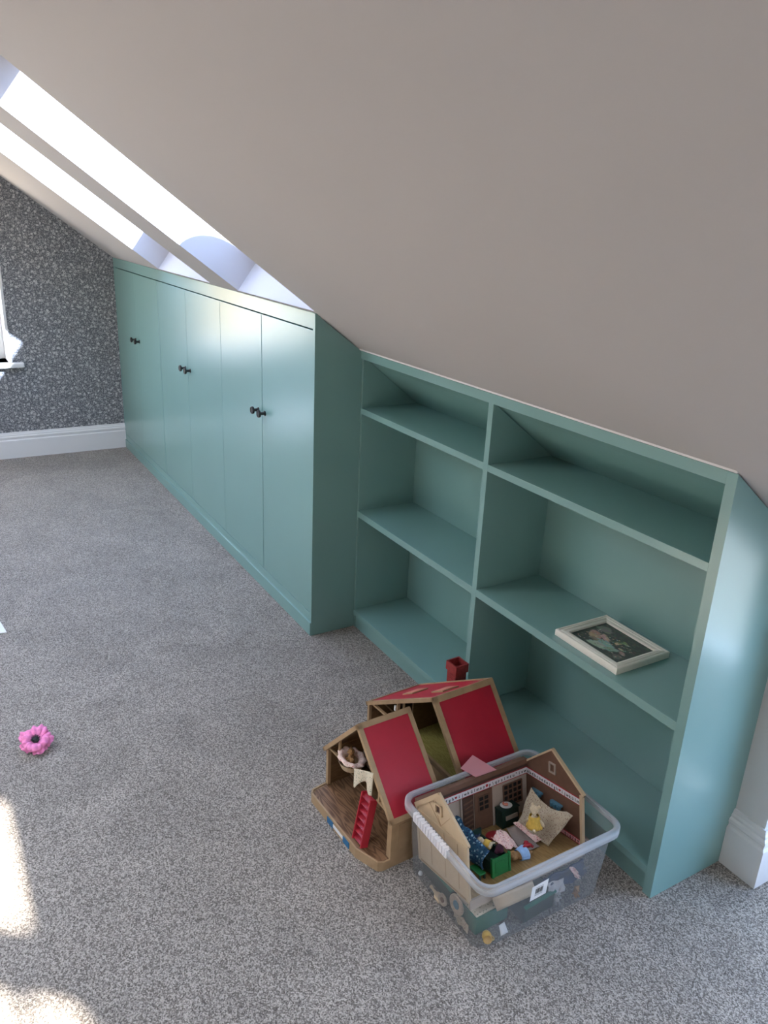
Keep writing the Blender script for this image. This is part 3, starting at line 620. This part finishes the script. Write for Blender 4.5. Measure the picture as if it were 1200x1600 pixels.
# barcode sticker on the near end: follows the slanted wall
def end_x(z): return hx-.029+(z-.007)/(TH-.011)*(.029-rimw-.001)+.0006
bl = bmesh.new(); yc0, yc1 = -.166-tub.location.y, -.117-tub.location.y
prism(bl, [(yc0, .100), (yc1, .103), (yc1, .151), (yc0, .146)], lambda u, v, t: (end_x(v)+t, u, v), 0, .0004); st_ = obj('sticker', bl, 'paper', tub)
bl = bmesh.new(); y = yc0+.012; rn = random.Random(5)
while y < yc1-.013:
    wd_ = rn.choice((.0006, .001, .0015)); prism(bl, [(y, .118), (y+wd_, .118), (y+wd_, .135), (y, .135)], lambda u, v, t: (end_x(v)+t, u, v), .0004, .0006); y += wd_+rn.choice((.0006, .001))
for zz in (.112, .115, .138): prism(bl, [(yc0+.012, zz), (yc1-.013, zz), (yc1-.013, zz+.0009), (yc0+.012, zz+.0009)], lambda u, v, t: (end_x(v)+t, u, v), .0004, .0006)
obj('barcode', bl, 'ink', st_)

# ================================================================== TOY ROOM IN THE TUB
RP = Vector((4.2526, -.295, .0609)); RE = (0, -.1967, .00565)
RMX = Matrix.Translation(RP) @ Euler(RE).to_matrix().to_4x4()
rw = lambda x, y, z: RMX @ Vector((x, y, z))
rm = thing('toy_house_room', 'roofless toy house room with gabled ends and alphabet strips, tilted inside the clear box', 'toy house', RP, RE)
w0, d0, h0, r0 = .2154, .366, .1487, .0808
obj('floor_board', B(0, w0, 0, d0, -.006, 0), 'floor_toy', rm)
obj('front_fascia', B(w0-.004, w0+.002, .0, d0, -.022, .002), 'greige', rm)
gp = [(0, -.008), (w0, -.008), (w0, h0-.006), (w0+.006, h0-.006), (w0+.006, h0), (w0/2, h0+r0), (-.004, h0), (0, h0-.006)]
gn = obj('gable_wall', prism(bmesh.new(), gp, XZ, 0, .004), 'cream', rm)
# raised timber bracing and little window on the outside of the near gable
bm = bmesh.new()
def strip(bm, p, q, wd_, y0, y1):
    p, q = Vector(p), Vector(q); d = (q-p).normalized(); s = Vector((-d.y, d.x))*wd_/2
    prism(bm, [tuple(p+s), tuple(q+s), tuple(q-s), tuple(p-s)], XZ, y0, y1)
strip(bm, (-.003, h0-.004), (w0/2, h0+r0-.006), .012, -.003, .001); strip(bm, (w0+.004, h0-.004), (w0/2, h0+r0-.006), .012, -.003, .001)
strip(bm, (.004, h0-.014), (w0-.004, h0-.014), .007, -.002, .001); strip(bm, (.004, -.004), (.004, h0), .008, -.002, .001); strip(bm, (w0-.006, -.004), (w0-.006, h0-.01), .010, -.002, .001)
obj('bargeboard', bm, 'cream', gn)
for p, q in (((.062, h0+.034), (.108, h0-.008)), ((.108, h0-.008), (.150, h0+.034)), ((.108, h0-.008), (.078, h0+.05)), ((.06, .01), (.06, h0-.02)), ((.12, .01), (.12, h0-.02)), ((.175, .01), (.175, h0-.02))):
    bm = bmesh.new(); strip(bm, p, q, .0016, -.0008, .001); obj('groove_shade', bm, 'cream_dark', gn)  # thin strips, groove shade painted as a darker cream
bm = bmesh.new()
for q in ((.090, .118, .170, .174), (.090, .118, .194, .198), (.090, .095, .170, .198), (.113, .118, .170, .198)): box(bm, q[0], q[1], -.005, .001, q[2], q[3])
obj('window_surround', bm, 'cream', gn); obj('window_hole', B(.095, .113, -.001, .0002, .174, .194), 'brown_d', gn)
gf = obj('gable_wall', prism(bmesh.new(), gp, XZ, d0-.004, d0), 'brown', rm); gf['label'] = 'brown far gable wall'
bm = bmesh.new(); strip(bm, (-.004, h0-.002), (w0/2, h0+r0-.001), .005, d0-.007, d0+.002); strip(bm, (w0+.006, h0-.002), (w0/2, h0+r0-.001), .006, d0-.007, d0+.002); strip(bm, (w0-.003, -.006), (w0-.003, h0-.004), .009, d0-.007, d0+.002)
obj('bargeboard', bm, 'cream', gf)
bm = bmesh.new()
for q in ((.096, .120, .160, .164), (.096, .120, .186, .190), (.096, .100, .160, .190), (.116, .120, .160, .190)): box(bm, q[0], q[1], d0-.008, d0-.003, q[2], q[3])
obj('window_surround', bm, 'greige', gf)
# back wall, with door and windows
bw = obj('back_wall', B(-.004, 0, 0, d0, -.006, h0), 'greige', rm)
obj('top_beam', B(-.010, .006, .002, d0-.004, h0-.004, h0+.010, bev=.001), 'brown', bw)
obj('frieze', B(0, .0015, .004, d0-.004, h0-.014, h0-.004), 'brown_d', bw)
def lattice(y0, y1, z0, z1, ny_, nz_, mat='brown', parent=None, base='brown_d'):
    f = obj('window_frame', B(0, .0018, y0, y1, z0, z1), base, parent)
    bm = bmesh.new()
    for i in range(ny_+1): yy = y0+(y1-y0)*i/ny_; box(bm, .0018, .0045, yy-.0017, yy+.0017, z0, z1)
    for i in range(nz_+1): zz = z0+(z1-z0)*i/nz_; box(bm, .0018, .0045, y0, y1, zz-.0017, zz+.0017)
    obj('glazing_bars', bm, mat, f); return f
lattice(.278, .342, .040, .103, 4, 4, 'brown', bw, 'black')
dr = obj('front_door', B(0, .004, .180, .238, .002, .112), 'brown', bw)
bm = bmesh.new()
for i in range(3): yy = .192+.017*i; box(bm, .004, .006, yy-.0015, yy+.0015, .058, .100)
for i in range(4): zz = .058+.014*i; box(bm, .004, .006, .192, .226, zz-.0015, zz+.0015)
obj('door_lattice', bm, 'brown', dr); obj('door_glass', B(.004, .0045, .192, .226, .058, .100), 'black', dr)
obj('door_jamb', B(0, .006, .238, .244, 0, .116), 'greige', bw); obj('door_jamb', B(0, .006, .133, .137, 0, .116), 'greige', bw)
shb = obj('shelf_cupboard', B(0, .003, .140, .176, .002, .112), 'brown_d', bw)
for k in range(7): bm = bmesh.new(); bar(bm, (.003, .144, .010+.014*k), (.003, .172, .016+.014*k), .004, .004, (1, 0, 0)); obj('slat', bm, 'brown', shb)
# alphabet strips
def strip_text(parent, s, origin, ax, ay, length, hgt, red_idx=()):
    """letters laid out one by one along a strip"""
    ax, ay = Vector(ax), Vector(ay); az = ax.cross(ay); per = length/len(s)
    blk, rd = bmesh.new(), bmesh.new()
    for i, chh in enumerate(s):
        if chh == ' ': continue
        tgt = rd if i in red_idx else blk
        o = Vector(origin)+ax*(per*(i+.5))
        if chh == '*':    # small heart
            pts = []
            for k in range(20):
                t = 2*math.pi*k/20; pts.append((hgt*.021*16*math.sin(t)**3, hgt*.021*(13*math.cos(t)-5*math.cos(2*t)-2*math.cos(3*t)-math.cos(4*t))))
            prism(rd, pts, lambda u, v, t_: tuple(o+ax*u+ay*v+az*t_), 0, .0003); continue
        if chh == 'O':    # round red badge
            pts = [(hgt*.34*math.cos(2*math.pi*k/14), hgt*.34*math.sin(2*math.pi*k/14)) for k in range(14)]; prism(rd, pts, lambda u, v, t_: tuple(o+ax*u+ay*v+az*t_), 0, .0003); continue
        me = text_mesh(chh, hgt*1.0); xsn = [v.co.x for v in me.vertices]
        if not xsn: continue
        mxx = (min(xsn)+max(xsn))/2
        mt = Matrix(((ax.x, ay.x, az.x, o.x), (ax.y, ay.y, az.y, o.y), (ax.z, ay.z, az.z, o.z), (0, 0, 0, 1))) @ Matrix.Translation((-mxx, -hgt*.06, .0002))
        me.transform(mt); tgt.from_mesh(me); bpy.data.meshes.remove(me)
    obj('lettering', blk, 'ink', parent); obj('lettering', rd, 'ink_red', parent)
s1 = obj('alphabet_strip', B(.0015, .003, .06, d0-.004, h0-.0335, h0-.0165), 'paperc', bw)
for zz in (h0-.0165, h0-.035): obj('red_border', B(.0015, .0032, .06, d0-.004, zz, zz+.0018), 'ink_red', s1)
strip_text(s1, 'defgh*ijwkülmnoOp\\qrsi=tu"ivw', (.0031, .064, h0-.025), (0, 1, 0), (0, 0, 1), d0-.07, .0125)
s2 = obj('alphabet_strip', B(.003, w0-.008, d0-.0055, d0-.004, h0-.0335, h0-.0165), 'paperc', gf)
for zz in (h0-.0165, h0-.035): obj('red_border', B(.003, w0-.008, d0-.0057, d0-.004, zz, zz+.0018), 'ink_red', s2)
strip_text(s2, 'abdbcoedeifgh*ijwkülm', (.005, d0-.0056, h0-.025), (1, 0, 0), (0, 0, 1), w0-.014, .0125)
s3 = obj('number_strip', B(.130, w0-.009, d0-.0055, d0-.004, .003, .017), 'ink_red', gf)
obj('number_band', B(.130, w0-.009, d0-.0059, d0-.0055, .0050, .0155), 'pink_paper', s3)
strip_text(s3, '016789', (.150, d0-.0060, .010), (1, 0, 0), (0, 0, 1), w0-.009-.152, .011)
for x0, z0 in ((.028, .078), (.104, .078)):
    k_ = obj('wall_bracket', B(x0, x0+.040, d0-.014, d0-.004, z0, z0+.006, bev=.001), 'bluegrey', gf)
    for q in range(3): obj('peg', B(x0+.004+.012*q, x0+.012+.012*q, d0-.018, d0-.006, z0-.008, z0+.003, bev=.0015), 'bluegrey', k_)

# ---- toys standing in the room (room coordinates)
def rthing(name, label, cat, x, y, z, rz=0): return thing(name, label, cat, rw(x, y, z), (RMX.to_3x3() @ Euler((0, 0, rz)).to_matrix()).to_euler())
t = rthing('toy_cabinet', 'dark green toy cabinet with one pale drawer against the back wall of the toy room', 'toy cabinet', .006, .246, .0003)
obj('cabinet_body', B(0, .028, 0, .058, 0, .050, bev=.001), 'green_d', t)
dw = obj('drawer', B(.028, .031, .012, .052, .022, .034, bev=.0005), 'greige', t); obj('door', B(.028, .030, .012, .052, .003, .019, bev=.0005), 'green_d', t)
obj('cabinet_top', B(-.001, .031, -.002, .060, .050, .053, bev=.001), 'green_d', t)
t = rthing('toy_plate', 'white toy plate on top of the dark green toy cabinet', 'plate', .020, .272, .0535)
lathe(b0 := bmesh.new(), [(.010, 0), (.0165, .003), (.0170, .0035), (.0155, .0035), (.010, .0015), (.001, .0012)], 24); obj('dish', b0, 'paper', t, True)
t = rthing('toy_food', 'salmon pink toy food served on the white toy plate', 'toy food', .019, .270, .0555)
blob('food', [((0, 0, .003), (.008, .004, .003), (0, 0, .6)), ((.003, .003, .005), (.005, .003, .003)), ((-.004, -.003, .006), (.003, .003, .005))], 'skin_pink', t, .0009)
t = rthing('toy_bed', 'bright green toy bed with dolls heaped inside at the front of the toy room', 'toy bed', .062, .096, .0003)
obj('footboard', B(.113, .118, 0, .056, 0, .048, bev=.0008), 'green', t); obj('headboard', B(0, .005, 0, .056, 0, .058, bev=.0008), 'green_d', t)
obj('side_rail', B(.005, .113, 0, .004, .008, .040), 'green_d', t); obj('side_rail', B(.005, .113, .052, .056, .008, .040), 'green_d', t); obj('bed_base', B(.005, .113, .004, .052, .012, .018), 'green_d', t)
for y_ in (0, .052): obj('bed_post', B(.112, .120, y_-.001, y_+.005, 0, .052, bev=.001), 'green', t)
obj('footboard_panel', B(.118, .1192, .010, .046, .010, .040, bev=.0004), 'green', t)
cc_ = cloth('toy_quilt', lambda u, v: tuple(rw(.026+.135*u, .086-.006*math.sin(v*3)+.020*v*v*v+.003*math.sin(u*16), .020+(.068-.030*u)*v+.003*math.sin(u*20)*v)), 30, 8, 'bluefab', None, .005)
tag(cc_, 'blue patchwork toy quilt draped along the left side of the green toy bed', 'quilt')
t = rthing('toy_doll', 'small toy figure in cream and yellow clothes lying on the green toy bed', 'toy figure', .128, .120, .058, .4)
blob('body', [((0, 0, 0), (.017, .009, .009)), ((-.018, 0, .004), (.009, .009, .008)), ((.012, .008, .002), (.009, .003, .003), (0, 0, .6)), ((.012, -.009, .0), (.009, .003, .003), (0, 0, -.4))], 'fur_c', t)
cloth('shirt', lambda u, v: ((-.004+.016*v), .0105*math.cos(u*6.283), .0105*math.sin(u*6.283)), 20, 4, 'yellow', t, .0006)
obj('hat', lathe(bmesh.new(), [(.014, 0), (.0145, .001), (.008, .002), (.007, .008), (.001, .009)], 18, Matrix.Translation((-.026, 0, .005)) @ Matrix.Rotation(-1.2, 4, 'Y')), 'navy', t, True)
t = rthing('toy_doll', 'toy figure with dark wine-coloured hair at the right end of the green toy bed', 'toy figure', .160, .136, .054, -.3)
blob('head', [((0, 0, 0), (.012, .011, .010)), ((-.012, .004, -.004), (.012, .009, .008)), ((.003, -.010, -.004), (.006, .005, .006))], 'wine', t)
t = rthing('toy_cushion', 'crimson red toy cushion on the floor beside the dark cabinet', 'cushion', .052, .200, .010)
blob('pad', [((0, 0, 0), (.018, .022, .008)), ((.006, .01, .002), (.012, .012, .009))], 'redtoy', t)
def crumple(P00, P10, P11, P01, amp, seed, k1=7, k2=5):
    rr = random.Random(seed); ph = [rr.uniform(0, 6) for _ in range(4)]
    P00, P10, P11, P01 = map(Vector, (P00, P10, P11, P01))
    nrm = (P10-P00).cross(P01-P00).normalized()
    def f(u, v):
        p = P00*(1-u)*(1-v)+P10*u*(1-v)+P11*u*v+P01*(1-u)*v
        return tuple(rw(*(p+nrm*amp*(math.sin(u*k1+ph[0])*math.cos(v*k2+ph[1])+.4*math.sin(u*k1*2.3+v*k2*2+ph[2])))))
    return f
bf = crumple((.068, .322, .116), (.204, .340, .092), (.166, .288, .006), (.078, .262, .038), .0055, 2)
def bfold(u, v):
    p = Vector(bf(u, v)); q = .024*(1-v)*math.sin(math.pi*min(1, u*1.15+.02))**.8 if u < .85 else .0
    return tuple(p-Vector((0, 0, q)))
c_ = cloth('toy_blanket', bfold, 26, 22, 'beigefab', None, .0012)
tag(c_, 'beige floral blanket propped against the brown gable wall of the toy room', 'blanket')
t = rthing('toy_bear', 'toy bear in a mustard yellow dress slumped on the beige floral blanket', 'toy bear', .134, .272, .052, 0)
t['category'] = 'toy bear'
P_ = [((0, 0, .012), (.010, .010, .014)), ((-.004, .004, .034), (.010, .009, .009)), ((.004, -.004, .032), (.0045, .0045, .004)), ((-.012, .006, .042), (.004, .003, .004)), ((.005, .010, .042), (.004, .003, .004)), ((.014, .008, .010), (.004, .004, .010), (.3, -.5, 0)), ((-.010, -.010, .012), (.004, .004, .010), (.3, .5, 0)), ((.010, -.010, .0), (.009, .004, .004), (0, 0, -.6))]
blob('body', P_, 'fur_c', t); dress(t, 'yellow', 1.15, .009, .016, .0, .022); t.scale = (1.25, 1.25, 1.25)
c_ = cloth('toy_sheet', crumple((.076, .226, .034), (.076, .262, .030), (.150, .276, .003), (.150, .212, .003), .003, 5, 4, 3), 14, 14, 'taupe', None, .001)
tag(c_, 'plain taupe felt sheet sloping down in the middle of the toy room floor', 'cloth')
c_ = cloth('toy_ribbon', crumple((.074, .250, .040), (.080, .262, .042), (.146, .286, .014), (.140, .270, .010), .002, 8, 8, 3), 18, 5, 'pinkfab', None, .0012)
tag(c_, 'floral trimmed strip along the upper edge of the taupe felt sheet', 'ribbon')
c_ = cloth('toy_scarf', crumple((.098, .160, .042), (.076, .206, .044), (.142, .216, .018), (.146, .168, .036), .005, 11, 9, 7), 20, 18, 'pinkfab', None, .001)
tag(c_, 'crumpled pink and white floral cloth beside the green toy bed', 'cloth')
t = rthing('toy_bear', 'tan toy bear in pale blue dress lying on its back beside the green bed', 'toy bear', .158, .190, .012, 0)
t.scale = (1.3, 1.3, 1.3)
blob('body', [((0, .012, .0), (.011, .014, .009)), ((0, -.008, .004), (.010, .010, .009)), ((-.009, -.014, .008), (.004, .004, .003)), ((.009, -.014, .008), (.004, .004, .003)), ((.002, -.008, .012), (.004, .004, .004)), ((-.008, .026, .002), (.004, .008, .004)), ((.008, .026, .002), (.004, .008, .004))], 'fur', t)
cloth('dress', lambda u, v: ((.0125+.0035*v)*math.cos(u*6.283), .004+.018*v, (.0105+.003*v)*math.sin(u*6.283)), 28, 4, 'lightblue', t, .0006)
cloth('bow', lambda u, v: (-.008+.016*u, .024+.006*math.sin(u*9)+.010*v, .012+.004*math.sin(v*6)), 10, 8, 'redtoy', t, .001)
t = rthing('toy_stool', 'small dark green toy stool in the front left corner of the toy room', 'stool', .128, .064, .0003)
obj('seat', B(0, .042, 0, .020, .013, .017, bev=.001), 'green', t)
for a, b_ in ((.001, .001), (.037, .001), (.001, .015), (.037, .015)): obj('leg', B(a, a+.004, b_, b_+.004, 0, .013), 'green_d', t)
# pink card between room and tub wall
bm = bmesh.new(); P_ = [Vector(p) for p in ((4.180, -.128, .2235), (4.156, -.070, .2300), (4.230, -.044, .2235), (4.2275, -.112, .2225))]
vv = [bm.verts.new(p) for p in P_]; bm.faces.new(vv); bmesh.ops.solidify(bm, geom=bm.faces[:], thickness=.0012)
tag(obj('pink_card', bm, 'pink_paper'), 'square pink card lying across the back rim of the clear box', 'card')

# ---- cards and
c_ = cloth('card_flap', lambda u, v: (4.478+.012*v, -.238+.125*u+.01*v, .099-.006*u-.034*v), 4, 4, 'cream', None, .0015); tag(c_, 'cream card flap lying on the sea green toy bed left of the barcode sticker', 'card')
# ---- toys on the bottom of the tub (world coordinates)
t = thing('toy_bed', 'sea green toy bed with cream spotted mattress at the bottom of the clear box', 'toy bed', (4.395, -.283, .004), (0, -.04, .03))
obj('bed_frame', B(0, .085, 0, .100, 0, .048, bev=.001), 'green_t', t); obj('mattress', B(.003, .082, .003, .097, .048, .056, bev=.002), 'creamfab', t)
t = thing('toy_crate', 'large dark green open toy crate behind the barcode sticker', 'toy crate', (4.425, -.158, .006), (0, .05, .06))
bm = bmesh.new(); box(bm, 0, .080, 0, .100, 0, .004); obj('crate_base', bm, 'green_d', t)
for q in ((0, .080, 0, .004), (0, .080, .096, .100), (0, .004, .004, .096), (.076, .080, .004, .096)): obj('crate_side', B(*q, .004, .052), 'green_d', t)
obj('crate_lip', B(.074, .083, -.002, .102, .048, .053, bev=.001), 'green_t', t)
t = thing('toy_box', 'flat dark green toy box at the bottom left of the clear plastic box', 'toy box', (4.250, -.280, .003))
obj('box_body', B(0, .125, 0, .150, 0, .040, bev=.001), 'green_d', t); obj('box_lid', B(-.001, .126, -.001, .151, .040, .046, bev=.001), 'green_t', t)
t = thing('toy_jug', 'mustard yellow toy jug lying in the near bottom corner of the clear box', 'toy jug', (4.500, -.262, .016), (1.2, .3, .9))
lathe(b0 := bmesh.new(), [(.004, -.012), (.009, -.010), (.012, 0), (.009, .008), (.007, .010), (.011, .017), (.009, .017), (.005, .010)], 18); obj('jug_body', b0, 'gold', t, True)
bm = bmesh.new()
for k in range(6):
    a0, a1 = -1.3+.45*k, -1.3+.45*(k+1); bar(bm, (.010+.008*math.cos(a0), 0, .009*math.sin(a0)), (.010+.008*math.cos(a1), 0, .009*math.sin(a1)), .003)
obj('handle', bm, 'gold', t)
def disc(name, label, cat, loc, rot, rad, mat, mat2):
    t = thing(name, label, cat, loc, rot); lathe(b0 := bmesh.new(), [(rad, 0), (rad, .004), (rad*.82, .005), (rad*.78, .003), (.001, .003)], 26); obj('rim_ring', b0, mat, t, True)
    obj('disc_centre', lathe(bmesh.new(), [(rad*.42, .003), (rad*.42, .0045), (.001, .0045)], 20), mat2, t); return t
disc('toy_mirror', 'round tan toy mirror with dark glass against the left side of the clear box', 'toy mirror', (4.418, -.2925, .052), (1.52, 0, 0), .026, 'mesh_tan', 'bluegrey')
disc('toy_plate', 'small reddish tan toy plate between the vial and the round mirror', 'plate', (4.370, -.298, .026), (1.5, 0, .05), .016, 'mesh_tan', 'brown')
t = thing('toy_bottle', 'slim beige toy bottle on its side at the left bottom of the clear box', 'toy bottle', (4.345, -.296, .012), (0, -1.45, 0))
lathe(b0 := bmesh.new(), [(.004, -.018), (.0095, -.014), (.0095, .004), (.004, .012), (.0025, .026), (.004, .028), (.004, .033), (.001, .034)], 16); obj('bottle_body', b0, 'cream', t, True)
t = thing('toy_bead', 'tiny white bead at the left bottom corner of the clear box', 'bead', (4.262, -.294, .012))
bmesh.ops.create_uvsphere(b0 := bmesh.new(), u_segments=12, v_segments=8, radius=.006); obj('ball', b0, 'paper', t, True)
c_ = cloth('toy_lace', lambda u, v: (4.410+.055*u, -.2935+.0015*math.sin(u*14), .006+.026*v+.003*math.sin(u*11)), 20, 8, 'beigefab', None, .002)
tag(c_, 'scrap of beige lace cloth below the round toy mirror', 'cloth')
bear('toy_rabbit', 'grey toy rabbit sitting by the right end of the dark green toy crate', (4.492, -.036, .004), (.1, 0, 1.2), 'fur_g', .9, cat='toy rabbit', ears='long')
bear('toy_bear', 'small tan toy bear at the right bottom of the clear box', (4.500, .022, .004), (.1, 0, 1.4), 'fur', .75)
bear('toy_rabbit', 'second grey toy rabbit lying behind the tan bear at the right end', (4.470, .048, .030), (.5, .3, 1.6), 'fur_g', .9, cat='toy rabbit', ears='long')
def wcr(P00, P10, P11, P01, amp, seed, k1=7, k2=5):
    rr = random.Random(seed); ph = [rr.uniform(0, 6) for _ in range(4)]; P00, P10, P11, P01 = map(Vector, (P00, P10, P11, P01)); nrm = (P10-P00).cross(P01-P00).normalized()
    return lambda u, v: tuple(P00*(1-u)*(1-v)+P10*u*(1-v)+P11*u*v+P01*(1-u)*v + nrm*amp*(math.sin(u*k1+ph[0])*math.cos(v*k2+ph[1])+.4*math.sin(u*k1*2.3+v*k2*2+ph[2])))
c_ = cloth('toy_coat', wcr((4.480, -.072, .078), (4.480, .062, .080), (4.488, .058, .024), (4.484, -.066, .056), .007, 4), 20, 14, 'navy', None, .006); tag(c_, 'navy blue doll cloth bunched in the right half of the clear box', 'cloth')
c_ = cloth('toy_scarf', wcr((4.490, -.004, .094), (4.490, .016, .086), (4.494, .040, .046), (4.494, .026, .048), .004, 6), 8, 14, 'pinkfab', None, .002); tag(c_, 'dusty pink scarf on top of the navy cloth inside the clear box', 'cloth')
c_ = cloth('toy_apron', wcr((4.488, -.070, .072), (4.490, -.018, .068), (4.502, -.020, .036), (4.500, -.070, .050), .004, 9), 14, 10, 'greycloth', None, .002); tag(c_, 'crumpled pale grey doll cloth right of the barcode sticker', 'cloth')
c_ = cloth('paper_scrap', wcr((4.495, -.222, .022), (4.495, -.206, .026), (4.510, -.204, .006), (4.510, -.226, .006), .001, 2), 4, 4, 'paper', None, .001); tag(c_, 'white paper scrap at the foot of the sea green toy bed', 'paper')

# ================================================================== LOOSE THINGS ON THE CARPET
fl_ = thing('crepe_flower', 'pink crepe paper flower with black centre lying on the carpet', 'flower', (3.262, -1.070, .016), (0, .42, -.3))
rr = random.Random(12)
for k in range(11):
    a = 2*math.pi*k/11+rr.uniform(-.15, .15); L0 = rr.uniform(.044, .056)*(1 if k % 2 else .8); up_ = .004+.016*rr.random()+(.008 if k % 2 == 0 else 0); wd_ = .024
    def pt(u, v, a=a, L0=L0, up_=up_, wd_=wd_, ph=rr.uniform(0, 6)):
        rr_ = .003+L0*v; ww = wd_*(.25+1.0*v**.7)*(1-.25*v*v); s = (u-.5)*2
        z = .012+up_*math.sin(v*2.4)+.004*math.sin(s*7+ph)*v-.006*s*s*v; x = rr_*(1-.26*s*s*v)+.0014*math.sin(s*9+ph)*v
        return (x*math.cos(a)-s*ww*math.sin(a), x*math.sin(a)+s*ww*math.cos(a), max(.004, z))
    cloth('petal', pt, 12, 8, 'petal', fl_, .0006)
obj('flower_centre', lathe(bmesh.new(), [(.009, .012), (.011, .024), (.008, .028), (.001, .029)], 16), 'black', fl_, True)
bm = bmesh.new()
for k in range(22):
    a = 2*math.pi*k/22; L0 = rr.uniform(.012, .016); bar(bm, (0, 0, .024), (L0*math.cos(a), L0*math.sin(a), .030+rr.uniform(-.002, .003)), .0014)
st_ = obj('stamens', bm, 'black', fl_)
obj('stem_knot', lathe(bmesh.new(), [(.004, .0005), (.006, .006), (.006, .013)], 10), 'green_d', fl_)
bm = bmesh.new(); prism(bm, [(2.462, -1.062), (2.36, -1.074), (1.95, -1.25), (2.10, -1.48), (2.40, -1.36)], XY, .001, .006)
tag(obj('paper_sheet', bm, 'paper'), 'corner of a white card sheet lying on the carpet at the left picture edge', 'paper')
